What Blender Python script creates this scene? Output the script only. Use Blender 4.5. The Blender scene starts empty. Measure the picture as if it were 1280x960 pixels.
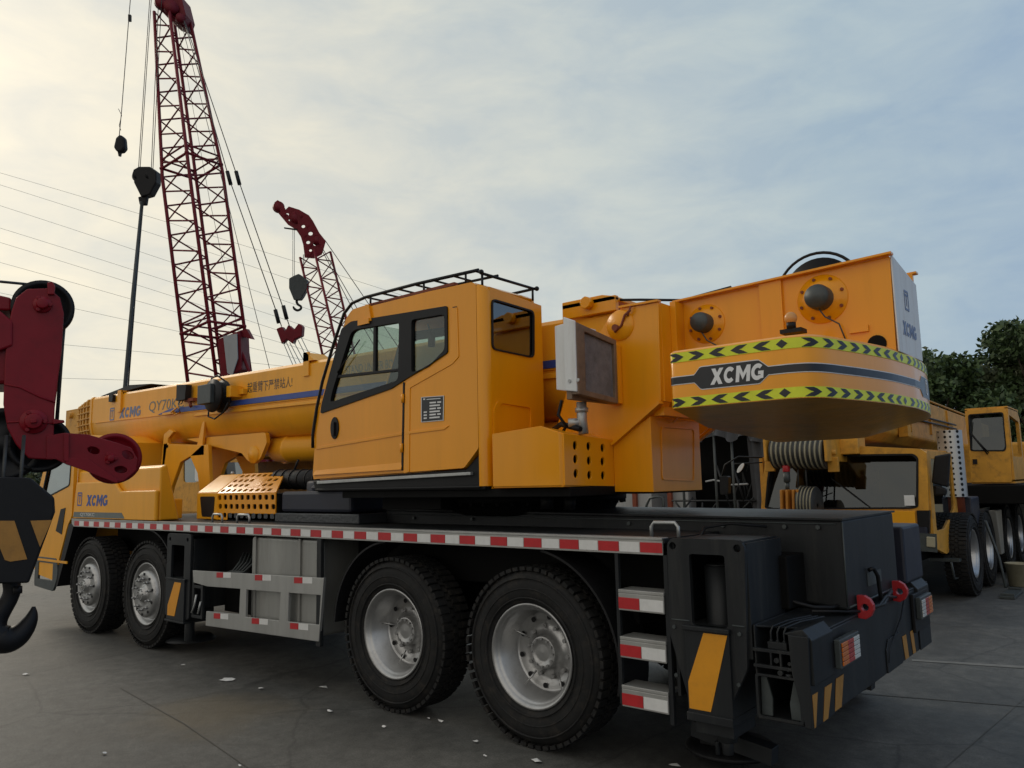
import bpy, bmesh, math, random
from mathutils import Vector, Matrix, geometry
random.seed(7)
R=math.radians
SC=bpy.context.scene
COL=SC.collection
# ---------------------------------------------------------------- survey frame of the site camera (used to read sizes off known planes)
FL=965.418
WX=Vector((0.76495851,-0.09759816,-0.63664203)); WY=Vector((0.64373488,0.08352007,0.7606772)); WZ=Vector((-0.0210683,-0.99171518,0.12671673))
CAM=Vector((3.2091087,-4.00891332,1.7))
def ray(px,py):
    d=Vector((px-640,py-480,FL)); return Vector((WX.dot(d),WY.dot(d),WZ.dot(d)))
def on(px,py,ax,v):
    d=ray(px,py); i='xyz'.index(ax); return CAM+d*((v-CAM[i])/d[i])
def dp(px,py,dist): return CAM+ray(px,py)*(dist/FL)
def xz(pts,y): return [(on(a,b,'y',y).x,on(a,b,'y',y).z) for a,b in pts]
def yz(pts,x): return [(on(a,b,'x',x).y,on(a,b,'x',x).z) for a,b in pts]
V=Vector
# ---------------------------------------------------------------- mesh builder
def rr(pts,r,n=4):
    out=[];k=len(pts)
    for i in range(k):
        p=V(pts[i]);a=V(pts[i-1]);b=V(pts[(i+1)%k])
        ri=r[i] if isinstance(r,(list,tuple)) else r
        if ri<=0: out.append(tuple(p)); continue
        da=(a-p);db=(b-p);la=da.length;lb=db.length
        d=min(ri,la*.49,lb*.49)
        p0=p+da.normalized()*d;p1=p+db.normalized()*d
        for j in range(n+1):
            t=j/n; out.append(tuple(p0*(1-t)**2+p*2*t*(1-t)+p1*t*t))
    return out
def rect(a,b,c,d): return [(a,c),(b,c),(b,d),(a,d)]
def circ(cx,cy,r,n=24,ry=None): return [(cx+r*math.cos(2*math.pi*i/n),cy+(ry or r)*math.sin(2*math.pi*i/n)) for i in range(n)]
class MB:
    def __init__(s): s.v=[];s.f=[];s.m=[];s.s=[];s.cm=0;s.pc=[]
    def piece(s): s.pc.append((len(s.v),len(s.f))); return s
    def mat(s,i): s.cm=i; return s
    def face(s,idx,sm=False): s.f.append(tuple(idx));s.m.append(s.cm);s.s.append(sm)
    def add(s,pts): k=len(s.v); s.v+= [tuple(p) for p in pts]; return k
    def poly(s,pts): k=s.add(pts); s.face(range(k,k+len(pts))); return s
    def extr(s,pts,vec):
        n=len(pts); k=s.add(pts); s.add([V(p)+V(vec) for p in pts])
        s.face(range(k,k+n)); s.face([k+n+i for i in reversed(range(n))])
        for i in range(n):
            j=(i+1)%n; s.face((k+j,k+i,k+n+i,k+n+j))
        return s
    def box(s,x0,x1,y0,y1,z0,z1): return s.extr([(x0,y0,z0),(x1,y0,z0),(x1,y0,z1),(x0,y0,z1)],(0,y1-y0,0))
    def obox(s,c,u,v,w):
        c,u,v,w=V(c),V(u),V(v),V(w); return s.extr([c-u-v-w,c+u-v-w,c+u+v-w,c-u+v-w],w*2)
    def plate(s,loops,O,U,Vv,N):
        O,U,Vv,N=V(O),V(U),V(Vv),V(N)
        tris=geometry.tessellate_polygon([[V((a,b,0)) for a,b in l] for l in loops])
        flat=[p for l in loops for p in l]
        k=s.add([O+U*a+Vv*b for a,b in flat]); m=len(flat); s.add([O+U*a+Vv*b+N for a,b in flat])
        for t in tris:
            s.face([k+i for i in t]); s.face([k+m+i for i in reversed(t)])
        o=0
        for l in loops:
            n=len(l)
            for i in range(n):
                a=o+i;b=o+(i+1)%n; s.face((k+a,k+b,k+m+b,k+m+a))
            o+=n
        return s
    def py(s,loops,y0,y1): return s.plate(loops,(0,y0,0),(1,0,0),(0,0,1),(0,y1-y0,0))
    def px(s,loops,x0,x1): return s.plate(loops,(x0,0,0),(0,1,0),(0,0,1),(x1-x0,0,0))
    def pz(s,loops,z0,z1): return s.plate(loops,(0,0,z0),(1,0,0),(0,1,0),(0,0,z1-z0))
    def cyl(s,p0,p1,r0,r1=None,n=16,caps=True):
        return s.tube([p0,p1],[r0,r0 if r1 is None else r1],n,caps)
    def tube(s,path,r,n=8,caps=True,closed=False):
        P=[V(p) for p in path];m=len(P); rs=r if isinstance(r,(list,tuple)) else [r]*m
        rings=[];up=None
        for i in range(m):
            if closed: t=(P[(i+1)%m]-P[i-1])
            else: t=(P[min(i+1,m-1)]-P[max(i-1,0)])
            t.normalize()
            if up is None:
                up=V((0,0,1)) if abs(t.z)<.9 else V((1,0,0))
            a=(up-t*up.dot(t)); 
            if a.length<1e-5: a=t.orthogonal()
            a.normalize(); up=a; b=t.cross(a)
            rings.append(s.add([P[i]+(a*math.cos(2*math.pi*j/n)+b*math.sin(2*math.pi*j/n))*rs[i] for j in range(n)]))
        for i in range(m if closed else m-1):
            k0=rings[i];k1=rings[(i+1)%m]
            for j in range(n): s.face((k0+j,k0+(j+1)%n,k1+(j+1)%n,k1+j),True)
        if caps and not closed:
            s.face([rings[0]+j for j in reversed(range(n))]); s.face([rings[-1]+j for j in range(n)])
        return s
    def lathe(s,prof,O,A,n=32,U=None):
        O=V(O);A=V(A).normalized(); a=V(U) if U else A.orthogonal().normalized(); b=A.cross(a)
        rings=[]
        for r,h in prof:
            rings.append(s.add([O+A*h+(a*math.cos(2*math.pi*j/n)+b*math.sin(2*math.pi*j/n))*r for j in range(n)]))
        for i in range(len(rings)-1):
            k0,k1=rings[i],rings[i+1]
            for j in range(n): s.face((k0+j,k0+(j+1)%n,k1+(j+1)%n,k1+j),True)
        if prof[0][0]>1e-4: pass
        return s
    def ball(s,c,r,n=12,sz=None):
        c=V(c); sz=sz or (1,1,1); rings=[]
        for i in range(1,n):
            th=math.pi*i/n
            rings.append(s.add([c+V((r*sz[0]*math.sin(th)*math.cos(2*math.pi*j/(2*n)),r*sz[1]*math.sin(th)*math.sin(2*math.pi*j/(2*n)),r*sz[2]*math.cos(th))) for j in range(2*n)]))
        t=s.add([c+V((0,0,r*sz[2]))]);b=s.add([c-V((0,0,r*sz[2]))])
        for j in range(2*n):
            s.face((t,rings[0]+j,rings[0]+(j+1)%(2*n)),True); s.face((b,rings[-1]+(j+1)%(2*n),rings[-1]+j),True)
        for i in range(len(rings)-1):
            for j in range(2*n):
                s.face((rings[i]+j,rings[i+1]+j,rings[i+1]+(j+1)%(2*n),rings[i]+(j+1)%(2*n)),True)
        return s
    def build(s,name,mats,parent=None,bevel=0,label=None,loc=None,seg=2,recalc=True):
        if s.pc:
            pcs=s.pc+[(len(s.v),len(s.f))]; first=None
            for (v0,f0),(v1,f1) in zip(pcs[:-1],pcs[1:]):
                if f1==f0: continue
                t=MB(); t.v=s.v[v0:v1]; t.f=[tuple(i-v0 for i in f) for f in s.f[f0:f1]]; t.m=s.m[f0:f1]; t.s=s.s[f0:f1]
                o=t.build(name,mats,parent,bevel,label,loc,seg,recalc); first=first or o
            return first
        me=bpy.data.meshes.new(name); me.from_pydata(s.v,[],s.f)
        if not isinstance(mats,(list,tuple)): mats=[mats]
        for m in mats: me.materials.append(m)
        me.polygons.foreach_set('material_index',s.m); me.polygons.foreach_set('use_smooth',s.s)
        if recalc:
            bm=bmesh.new(); bm.from_mesh(me); bmesh.ops.recalc_face_normals(bm,faces=bm.faces); bm.to_mesh(me); bm.free()
        me.update(); o=bpy.data.objects.new(name,me); COL.objects.link(o)
        if loc is not None: o.location=loc
        adopt(o,parent)
        if bevel:
            b=o.modifiers.new('edge','BEVEL'); b.width=bevel; b.segments=seg; b.limit_method='ANGLE'; b.angle_limit=R(35); b.harden_normals=False
        if label: o['label']=label
        return o
def adopt(o,parent):
    if parent is not None:
        o.parent=parent
        if parent.type=='EMPTY':
            o.matrix_parent_inverse=parent_world(parent).inverted()
def parent_world(p): return Matrix.Translation(p.location)@p.rotation_euler.to_matrix().to_4x4()
def thing(name,label,cat,loc,group=None):
    o=bpy.data.objects.new(name,None); COL.objects.link(o); o.location=loc; o.empty_display_size=.2
    o['label']=label;o['category']=cat
    if group:o['group']=group
    return o
def tag(o,label,cat,group=None):
    o['label']=label;o['category']=cat
    if group:o['group']=group
    return o
def copy_part(o,parent,D):
    """copy a part with its sub-parts, moved by vector D"""
    c=o.copy(); COL.objects.link(c); c.parent=parent; c.location=o.location+V(D)
    for ch in list(o.children):
        d=ch.copy(); COL.objects.link(d); d.parent=c
    return c
def block_letters(O,U,Vv,width,height,mat,parent,shear=.15):
    t=.27; O,U,Vv=V(O),V(U),V(Vv); N=U.cross(Vv).normalized()*.0008
    def arcp(a0,a1,r,cx=.5,cy=.5,ry=None,n=14): return [(cx+r*math.cos(R(a0+(a1-a0)*i/n)),cy+(ry or r)*math.sin(R(a0+(a1-a0)*i/n))) for i in range(n+1)]
    Xp=[(0,0),(.33,0),(.5,.27),(.67,0),(1,0),(.68,.5),(1,1),(.67,1),(.5,.73),(.33,1),(0,1),(.32,.5)]
    Cp=arcp(42,318,.52,.5,.5,.5)+arcp(318,42,.25,.5,.5,.24)
    Mp=[(0,0),(.25,0),(.25,.58),(.5,.12),(.75,.58),(.75,0),(1,0),(1,1),(.74,1),(.5,.52),(.26,1),(0,1)]
    Gp=arcp(45,305,.52,.5,.5,.5)+[(1.0,.10),(1.0,.55),(.56,.55),(.56,.34),(.76,.34),(.76,.28)]+arcp(300,45,.25,.5,.5,.24)
    b=MB(); ws=[1.0,.88,1.12,.95]; gap=.09; tot=sum(ws)+3*gap+shear; x=0
    for lp,w_ in zip((Xp,Cp,Mp,Gp),ws):
        l=[((x+a*w_+shear*c)/tot*width,c*height) for a,c in lp]; b.plate([l],O,U,Vv,N); x+=w_+gap
    return b.build('lettering',mat,parent,recalc=False)
def lettering(body,O,U,Vv,width,height,mat,parent,name='lettering',bold=0.0,shear=0.0,depth=.001,space=1.0):
    c=bpy.data.curves.new('t','FONT'); c.body=body; c.size=1; c.offset=bold; c.space_character=space; c.resolution_u=4
    o=bpy.data.objects.new('t',c); COL.objects.link(o); bpy.context.view_layer.update()
    me=bpy.data.meshes.new_from_object(o.evaluated_get(bpy.context.evaluated_depsgraph_get()))
    bpy.data.objects.remove(o); bpy.data.curves.remove(c)
    xs=[v.co.x for v in me.vertices];ys=[v.co.y for v in me.vertices]
    x0,x1,y0,y1=min(xs),max(xs),min(ys),max(ys)
    O,U,Vv=V(O),V(U),V(Vv); N=U.cross(Vv).normalized()
    for v in me.vertices:
        q=(v.co.y-y0)/(y1-y0)
        v.co=O+U*((v.co.x-x0)/(x1-x0)*width+shear*height*(q-.0))+Vv*(q*height)
    me.materials.clear(); me.materials.append(mat)
    o=bpy.data.objects.new(name,me); me.name=name; COL.objects.link(o); adopt(o,parent); return o
# ---------------------------------------------------------------- materials
def mk(name): 
    m=bpy.data.materials.new(name); m.use_nodes=True; nt=m.node_tree; return m,nt,nt.nodes['Principled BSDF']
def paint(name,col,rough=.45,metal=0,coat=0,var=.12,dirt=.25,dirtcol=(.05,.04,.03),scale=3,bump=.0,spec=.5,streak=False):
    m,nt,b=mk(name); N=nt.nodes;L=nt.links
    tc=N.new('ShaderNodeTexCoord'); mp=N.new('ShaderNodeMapping'); L.new(tc.outputs['Object'],mp.inputs[0])
    if streak: mp.inputs['Scale'].default_value=(1,1,.12)
    n1=N.new('ShaderNodeTexNoise'); n1.inputs['Scale'].default_value=scale; n1.inputs['Detail'].default_value=8; n1.inputs['Roughness'].default_value=.65
    L.new(mp.outputs[0],n1.inputs['Vector'])
    r=N.new('ShaderNodeValToRGB'); r.color_ramp.elements[0].position=.35; r.color_ramp.elements[1].position=.7
    c=col
    r.color_ramp.elements[0].color=(c[0]*(1-var),c[1]*(1-var),c[2]*(1-var),1); r.color_ramp.elements[1].color=(min(1,c[0]*(1+var)),min(1,c[1]*(1+var)),min(1,c[2]*(1+var)),1)
    L.new(n1.outputs['Fac'],r.inputs[0])
    n2=N.new('ShaderNodeTexNoise'); n2.inputs['Scale'].default_value=scale*2.3; n2.inputs['Detail'].default_value=10; n2.inputs['Roughness'].default_value=.75
    L.new(mp.outputs[0],n2.inputs['Vector'])
    r2=N.new('ShaderNodeValToRGB'); r2.color_ramp.elements[0].position=.5; r2.color_ramp.elements[1].position=.78
    r2.color_ramp.elements[1].color=(dirt,dirt,dirt,1)
    L.new(n2.outputs['Fac'],r2.inputs[0])
    mx=N.new('ShaderNodeMix'); mx.data_type='RGBA'; L.new(r2.outputs[0],mx.inputs[0]); L.new(r.outputs[0],mx.inputs[6]); mx.inputs[7].default_value=(*dirtcol,1)
    L.new(mx.outputs[2],b.inputs['Base Color'])
    mr=N.new('ShaderNodeMapRange'); mr.inputs[3].default_value=max(.05,rough-.1); mr.inputs[4].default_value=min(1,rough+.15); L.new(n2.outputs['Fac'],mr.inputs[0]); L.new(mr.outputs[0],b.inputs['Roughness'])
    b.inputs['Metallic'].default_value=metal; b.inputs['Coat Weight'].default_value=coat; b.inputs['Coat Roughness'].default_value=.15
    b.inputs['Specular IOR Level'].default_value=spec
    if bump:
        bp=N.new('ShaderNodeBump'); bp.inputs['Strength'].default_value=bump; bp.inputs['Distance'].default_value=.01; L.new(n2.outputs['Fac'],bp.inputs['Height']); L.new(bp.outputs[0],b.inputs['Normal'])
    return m
M={}
M['yellow']=paint('yellow_paint',(.86,.335,.002),.30,coat=.35,spec=.3,var=.05,dirt=.2,dirtcol=(.45,.2,.01),scale=2.2,streak=True)
M['yellow2']=paint('pale_yellow_with_sheen',(.86,.385,.014),.42,coat=.15,spec=.35,var=.06,dirt=.25,dirtcol=(.4,.2,.05),scale=2,streak=True)  # paler copy of the yellow, haze and sky sheen put into the colour
M['yellow_old']=paint('worn_yellow_paint',(.62,.30,.03),.55,var=.15,dirt=.7,dirtcol=(.09,.05,.03),scale=3)
M['ochre']=paint('ochre_paint',(.5,.2,.02),.5,var=.1,dirt=.3,scale=3)
M['under']=paint('underside_bounce_tint',(.80,.36,.01),.3,coat=.2,var=.15,dirt=.4,dirtcol=(.25,.11,.02),scale=4)  # underside copy of the yellow, light bounced off the ground put into its colour
M['deck']=paint('dark_grey_paint',(.013,.015,.017),.5,coat=.0,spec=.35,bump=.06,var=.3,dirt=.5,dirtcol=(.06,.058,.05),scale=3.5,streak=True)
M['deckblue']=paint('dark_blue_paint',(.012,.015,.03),.5,var=.2,dirt=.3,dirtcol=(.05,.05,.05),scale=3)
M['black']=paint('black_paint',(.008,.008,.009),.5,spec=.3,var=.2,dirt=.3,dirtcol=(.03,.03,.03))
M['void']=paint('black_steel_and_backdrop',(.005,.005,.005),.7,spec=.15,var=.2,dirt=.2,dirtcol=(.02,.02,.02))  # frame steel; the same black stands for shade on the shelter backdrop
M['rubber']=paint('tyre_rubber',(.012,.012,.012),.7,var=.35,dirt=.8,dirtcol=(.055,.046,.036),scale=5,bump=.2,spec=.3)
M['alu']=paint('brushed_aluminium',(.42,.42,.40),.4,metal=.6,var=.1,dirt=.35,dirtcol=(.2,.19,.17),scale=4,streak=True)
M['tank']=paint('aluminium_tank',(.33,.33,.31),.42,metal=.6,var=.15,dirt=.5,dirtcol=(.17,.15,.12),scale=3,streak=True)
M['rim']=paint('silver_rim_paint',(.42,.42,.415),.3,metal=.8,var=.1,dirt=.4,dirtcol=(.1,.09,.08),scale=6)
M['red_t']=paint('red_reflective_tape',(.48,.02,.025),.35,var=.08,dirt=.1,scale=20)
M['white_t']=paint('white_reflective_tape',(.72,.72,.70),.35,var=.05,dirt=.2,dirtcol=(.35,.34,.32),scale=15)
M['lime']=paint('lime_reflective_tape',(.74,.80,.03),.4,var=.06,dirt=.12,scale=12)
M['black_t']=paint('black_film',(.012,.013,.016),.3,var=.1,dirt=.05,scale=12)
M['white']=paint('white_lettering',(.8,.8,.8),.4,var=.03,dirt=.1,scale=10)
M['blue_l']=paint('blue_lettering',(.03,.07,.30),.4,var=.05,dirt=.1,scale=10)
M['grey_l']=paint('grey_lettering',(.12,.14,.13),.4,var=.05,dirt=.1,scale=10)
M['faded']=paint('faded_blue_lettering',(.12,.16,.30),.4,var=.05,dirt=.2,dirtcol=(.4,.3,.1),scale=10)
M['red']=paint('dark_red_paint',(.22,.004,.012),.4,coat=.06,spec=.25,var=.12,dirt=.3,dirtcol=(.03,.01,.01),scale=3)
M['redlug']=paint('red_lug_paint',(.42,.015,.02),.4,var=.1,dirt=.2,scale=6)
M['crimson']=paint('lattice_red_paint',(.16,.006,.014),.5,spec=.25,var=.15,dirt=.3,scale=3)
M['rope']=paint('steel_rope',(.05,.052,.05),.5,metal=.4,var=.2,dirt=.3,scale=30)
M['pale_rope']=paint('pale_steel_rope',(.2,.24,.24),.5,metal=.3,var=.2,dirt=.2,scale=30)
M['orange']=paint('orange_reflective_film',(.72,.3,.012),.42,var=.05,dirt=.15,scale=8)
M['oldorange']=paint('faded_orange_film',(.42,.2,.035),.5,var=.12,dirt=.4,scale=8)
M['whitepanel']=paint('white_sheet_metal',(.74,.75,.74),.5,var=.05,dirt=.45,dirtcol=(.3,.2,.12),scale=5,streak=True)
M['brownfin']=paint('brown_radiator_frame',(.2,.13,.08),.6,var=.2,dirt=.5,scale=8)
M['fin']=paint('grey_cooling_fins',(.30,.29,.30),.5,metal=.3,var=.2,dirt=.4,scale=10)
M['motor']=paint('grey_motor_casing',(.05,.06,.06),.45,var=.2,dirt=.3,scale=10)
M['rust']=paint('rust_primer',(.22,.05,.02),.7,var=.2,dirt=.3,scale=10)
M['galv']=paint('galvanised_pipe',(.45,.46,.45),.4,metal=.6,var=.1,dirt=.3,scale=10)
M['tarp']=paint('grey_tarpaulin',(.055,.058,.064),.8,var=.25,dirt=.4,scale=2,bump=.4)
M['panelgrey']=paint('pale_cladding',(.36,.37,.37),.6,var=.08,dirt=.4,dirtcol=(.2,.18,.16),scale=2,streak=True)
M['amber']=paint('amber_lens',(.6,.3,.09),.3,var=.05,dirt=.2)
M['paper']=paint('torn_paper',(.72,.71,.68),.9,var=.1,dirt=.3,dirtcol=(.15,.14,.12),scale=20)
M['beige']=paint('beige_plastic',(.35,.32,.22),.6,var=.1,dirt=.4)
M['wallc']=paint('pale_plaster',(.5,.47,.38),.85,var=.1,dirt=.4,scale=1)
M['roof']=paint('dark_roof_tile',(.1,.09,.09),.8,scale=2)
M['bark']=paint('bark',(.06,.045,.03),.9,var=.3,scale=8,bump=.5)
M['seat']=paint('black_vinyl',(.015,.015,.016),.6)
M['lensr']=paint('red_lens',(.42,.02,.02),.2,coat=.5,var=.05,dirt=.05)
M['lenso']=paint('orange_lens',(.62,.16,.02),.2,coat=.5,var=.05,dirt=.05)
M['lensw']=paint('clear_lens',(.6,.62,.6),.2,coat=.5,var=.05,dirt=.05)
def leafmat(name,a,b_):
    m,nt,b=mk(name);N=nt.nodes;L=nt.links
    g=N.new('ShaderNodeNewGeometry'); r=N.new('ShaderNodeValToRGB'); r.color_ramp.elements[0].color=(*a,1); r.color_ramp.elements[1].color=(*b_,1)
    L.new(g.outputs['Random Per Island'],r.inputs[0]); L.new(r.outputs[0],b.inputs['Base Color']); b.inputs['Roughness'].default_value=.6; return m
M['leaf']=leafmat('green_leaves',(.026,.05,.016),(.08,.13,.04))
M['leaf2']=leafmat('dull_green_leaves',(.04,.055,.025),(.09,.11,.045))
def glassmat(name,tint,refl):
    m,nt,b=mk(name);N=nt.nodes;L=nt.links
    out=N['Material Output']; t=N.new('ShaderNodeBsdfTransparent'); t.inputs[0].default_value=(*tint,1)
    g=N.new('ShaderNodeBsdfGlossy'); g.inputs['Roughness'].default_value=.03; g.inputs[0].default_value=(.9,.95,.95,1)
    lw=N.new('ShaderNodeLayerWeight'); lw.inputs[0].default_value=.5; fr=N.new('ShaderNodeMath'); fr.operation='POWER'; L.new(lw.outputs['Facing'],fr.inputs[0]); fr.inputs[1].default_value=4
    mr=N.new('ShaderNodeMapRange'); mr.inputs[1].default_value=0; mr.inputs[2].default_value=1; mr.inputs[3].default_value=refl; mr.inputs[4].default_value=1; L.new(fr.outputs[0],mr.inputs[0])
    mx=N.new('ShaderNodeMixShader'); L.new(mr.outputs[0],mx.inputs[0]); L.new(t.outputs[0],mx.inputs[1]); L.new(g.outputs[0],mx.inputs[2]); L.new(mx.outputs[0],out.inputs[0]); return m
M['glass']=glassmat('clear_cab_glass',(.72,.78,.74),.05)
M['tint']=glassmat('tinted_cab_glass',(.16,.19,.2),.2)
M['tint2']=glassmat('greenish_windscreen',(.10,.12,.115),.085)
def checker(name,col):
    m,nt,b=mk(name);N=nt.nodes;L=nt.links
    tc=N.new('ShaderNodeTexCoord');v=N.new('ShaderNodeTexVoronoi');v.inputs['Scale'].default_value=40;L.new(tc.outputs['Object'],v.inputs['Vector'])
    bp=N.new('ShaderNodeBump');bp.inputs['Strength'].default_value=.6;bp.inputs['Distance'].default_value=.004;L.new(v.outputs['Distance'],bp.inputs['Height']);L.new(bp.outputs[0],b.inputs['Normal'])
    b.inputs['Base Color'].default_value=(*col,1);b.inputs['Roughness'].default_value=.4;b.inputs['Metallic'].default_value=.3;return m
M['tread']=checker('chequer_plate',(.06,.065,.07))
def perf():
    m,nt,b=mk('perforated_steel');N=nt.nodes;L=nt.links
    tc=N.new('ShaderNodeTexCoord');v=N.new('ShaderNodeTexVoronoi');v.inputs['Scale'].default_value=13;v.inputs['Randomness'].default_value=.0;L.new(tc.outputs['Object'],v.inputs['Vector'])
    r=N.new('ShaderNodeValToRGB');r.color_ramp.interpolation='CONSTANT';r.color_ramp.elements[0].color=(.01,.01,.01,1);r.color_ramp.elements[1].color=(.5,.5,.49,1);r.color_ramp.elements[1].position=.32
    L.new(v.outputs['Distance'],r.inputs[0]);L.new(r.outputs[0],b.inputs['Base Color']);b.inputs['Metallic'].default_value=.6;b.inputs['Roughness'].default_value=.35;return m
M['perf']=perf()
def ground_mat():
    m,nt,b=mk('worn_concrete');N=nt.nodes;L=nt.links
    tc=N.new('ShaderNodeTexCoord')
    def noise(s,d=8,r=.6,sc=None):
        n=N.new('ShaderNodeTexNoise');n.inputs['Scale'].default_value=s;n.inputs['Detail'].default_value=d;n.inputs['Roughness'].default_value=r
        if sc:
            mp=N.new('ShaderNodeMapping');mp.inputs['Scale'].default_value=sc;L.new(tc.outputs['Object'],mp.inputs[0]);L.new(mp.outputs[0],n.inputs['Vector'])
        else:L.new(tc.outputs['Object'],n.inputs['Vector'])
        return n
    a=noise(.55,12,.7); r=N.new('ShaderNodeValToRGB'); e=r.color_ramp.elements; e[0].position=.32;e[0].color=(.042,.041,.037,1);e[1].position=.70;e[1].color=(.135,.130,.115,1)
    L.new(a.outputs['Fac'],r.inputs[0])
    c=noise(7,12,.8); r2=N.new('ShaderNodeValToRGB'); e=r2.color_ramp.elements; e[0].position=.35;e[0].color=(.55,.55,.55,1);e[1].position=.68;e[1].color=(1.35,1.35,1.35,1);L.new(c.outputs['Fac'],r2.inputs[0])
    mu=N.new('ShaderNodeMix');mu.data_type='RGBA';mu.blend_type='MULTIPLY';mu.inputs[0].default_value=1;L.new(r.outputs[0],mu.inputs[6]);L.new(r2.outputs[0],mu.inputs[7])
    # tyre-rubbed streaks
    s_=noise(1.1,8,.7,(1.6,.25,1)); r3=N.new('ShaderNodeValToRGB');e=r3.color_ramp.elements;e[0].position=.5;e[0].color=(0,0,0,1);e[1].position=.66;e[1].color=(.6,.6,.6,1);L.new(s_.outputs['Fac'],r3.inputs[0])
    m2=N.new('ShaderNodeMix');m2.data_type='RGBA';L.new(r3.outputs[0],m2.inputs[0]);L.new(mu.outputs[2],m2.inputs[6]);m2.inputs[7].default_value=(.05,.048,.043,1)
    # cracks
    v=N.new('ShaderNodeTexVoronoi');v.feature='DISTANCE_TO_EDGE';v.inputs['Scale'].default_value=.55
    wn=noise(1.6,6,.6);mxv=N.new('ShaderNodeMix');mxv.data_type='VECTOR';mxv.inputs[0].default_value=.18;L.new(tc.outputs['Object'],mxv.inputs[4]);L.new(wn.outputs['Color'],mxv.inputs[5]);L.new(mxv.outputs[1],v.inputs['Vector'])
    r4=N.new('ShaderNodeValToRGB');e=r4.color_ramp.elements;e[0].position=.002;e[0].color=(.55,.55,.55,1);e[1].position=.007;e[1].color=(0,0,0,1);L.new(v.outputs['Distance'],r4.inputs[0])
    m3=N.new('ShaderNodeMix');m3.data_type='RGBA';L.new(r4.outputs[0],m3.inputs[0]);L.new(m2.outputs[2],m3.inputs[6]);m3.inputs[7].default_value=(.025,.024,.022,1)
    # fine grit
    g=noise(90,4,.7);r5=N.new('ShaderNodeValToRGB');e=r5.color_ramp.elements;e[0].position=.3;e[0].color=(.6,.6,.6,1);e[1].position=.7;e[1].color=(1.4,1.4,1.4,1);L.new(g.outputs['Fac'],r5.inputs[0])
    m4=N.new('ShaderNodeMix');m4.data_type='RGBA';m4.blend_type='MULTIPLY';m4.inputs[0].default_value=1;L.new(m3.outputs[2],m4.inputs[6]);L.new(r5.outputs[0],m4.inputs[7])
    sc=on(275,890,'z',0); vm=N.new('ShaderNodeVectorMath');vm.operation='DISTANCE';vm.inputs[1].default_value=(sc.x,sc.y,0)
    wv=N.new('ShaderNodeVectorMath');wv.operation='ADD';L.new(tc.outputs['Object'],wv.inputs[0]);nn_=N.new('ShaderNodeVectorMath');nn_.operation='SCALE';nn_.inputs['Scale'].default_value=1.1;L.new(wn.outputs['Color'],nn_.inputs[0]);L.new(nn_.outputs[0],wv.inputs[1])
    sb=N.new('ShaderNodeVectorMath');sb.operation='SUBTRACT';sb.inputs[1].default_value=(.55,.55,.55);L.new(wv.outputs[0],sb.inputs[0]);L.new(sb.outputs[0],vm.inputs[0])
    ms=N.new('ShaderNodeMapRange');ms.interpolation_type='SMOOTHSTEP';ms.inputs[1].default_value=.75;ms.inputs[2].default_value=.15;ms.inputs[3].default_value=0;ms.inputs[4].default_value=.5;L.new(vm.outputs['Value'],ms.inputs[0])
    m5=N.new('ShaderNodeMix');m5.data_type='RGBA';L.new(ms.outputs[0],m5.inputs[0]);L.new(m4.outputs[2],m5.inputs[6]);m5.inputs[7].default_value=(.13,.095,.045,1)
    L.new(m5.outputs[2],b.inputs['Base Color'])
    mr=N.new('ShaderNodeMapRange');mr.inputs[3].default_value=.45;mr.inputs[4].default_value=.85;L.new(a.outputs['Fac'],mr.inputs[0]);L.new(mr.outputs[0],b.inputs['Roughness'])
    bp=N.new('ShaderNodeBump');bp.inputs['Strength'].default_value=.6;bp.inputs['Distance'].default_value=.01;L.new(c.outputs['Fac'],bp.inputs['Height']);L.new(bp.outputs[0],b.inputs['Normal'])
    return m
M['ground']=ground_mat()
M['joint']=paint('pale_joint_filler',(.17,.165,.15),.8,var=.2,dirt=.6,dirtcol=(.1,.1,.09),scale=8)
M['stain']=paint('dirty_joint',(.055,.05,.042),.6,var=.2,dirt=.6,dirtcol=(.06,.055,.045),scale=5)
# ---------------------------------------------------------------- world, sun, camera
w=bpy.data.worlds.new('World'); SC.world=w; w.use_nodes=True; nt=w.node_tree;N=nt.nodes;L=nt.links
bg=N['Background']; bg.inputs[1].default_value=.1
sky=N.new('ShaderNodeTexSky'); sky.sky_type='NISHITA'; sky.sun_disc=False; sky.sun_elevation=R(28); sky.sun_rotation=R(-80); sky.dust_density=3; sky.air_density=1.2
tc=N.new('ShaderNodeTexCoord')
nz=N.new('ShaderNodeVectorMath');nz.operation='NORMALIZE';L.new(tc.outputs['Generated'],nz.inputs[0])
def dot(v):
    d=N.new('ShaderNodeVectorMath');d.operation='DOT_PRODUCT';L.new(nz.outputs[0],d.inputs[0]);d.inputs[1].default_value=v;return d
ds=dot((-.93,.30,.2)); rs=N.new('ShaderNodeValToRGB'); e=rs.color_ramp.elements
e[0].position=.0;e[0].color=(2.5,3.5,5.0,1)
for p,c in ((.28,(2.5,3.6,5.3)),(.46,(2.7,3.9,5.6)),(.60,(3.3,4.4,5.6)),(.74,(3.95,4.95,5.6)),(.86,(5.1,5.7,5.75))):
    q=e.new(p);q.color=(*c,1)
e[-1].position=1;e[-1].color=(7.1,6.95,6.0,1)
mr=N.new('ShaderNodeMapRange');mr.inputs[1].default_value=-.6;mr.inputs[2].default_value=1;L.new(ds.outputs['Value'],mr.inputs[0]);L.new(mr.outputs[0],rs.inputs[0])
db=dot((.05,-.95,.30)); mb=N.new('ShaderNodeMapRange');mb.interpolation_type='SMOOTHSTEP';mb.inputs[1].default_value=.0;mb.inputs[2].default_value=.85;L.new(db.outputs['Value'],mb.inputs[0])
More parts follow.
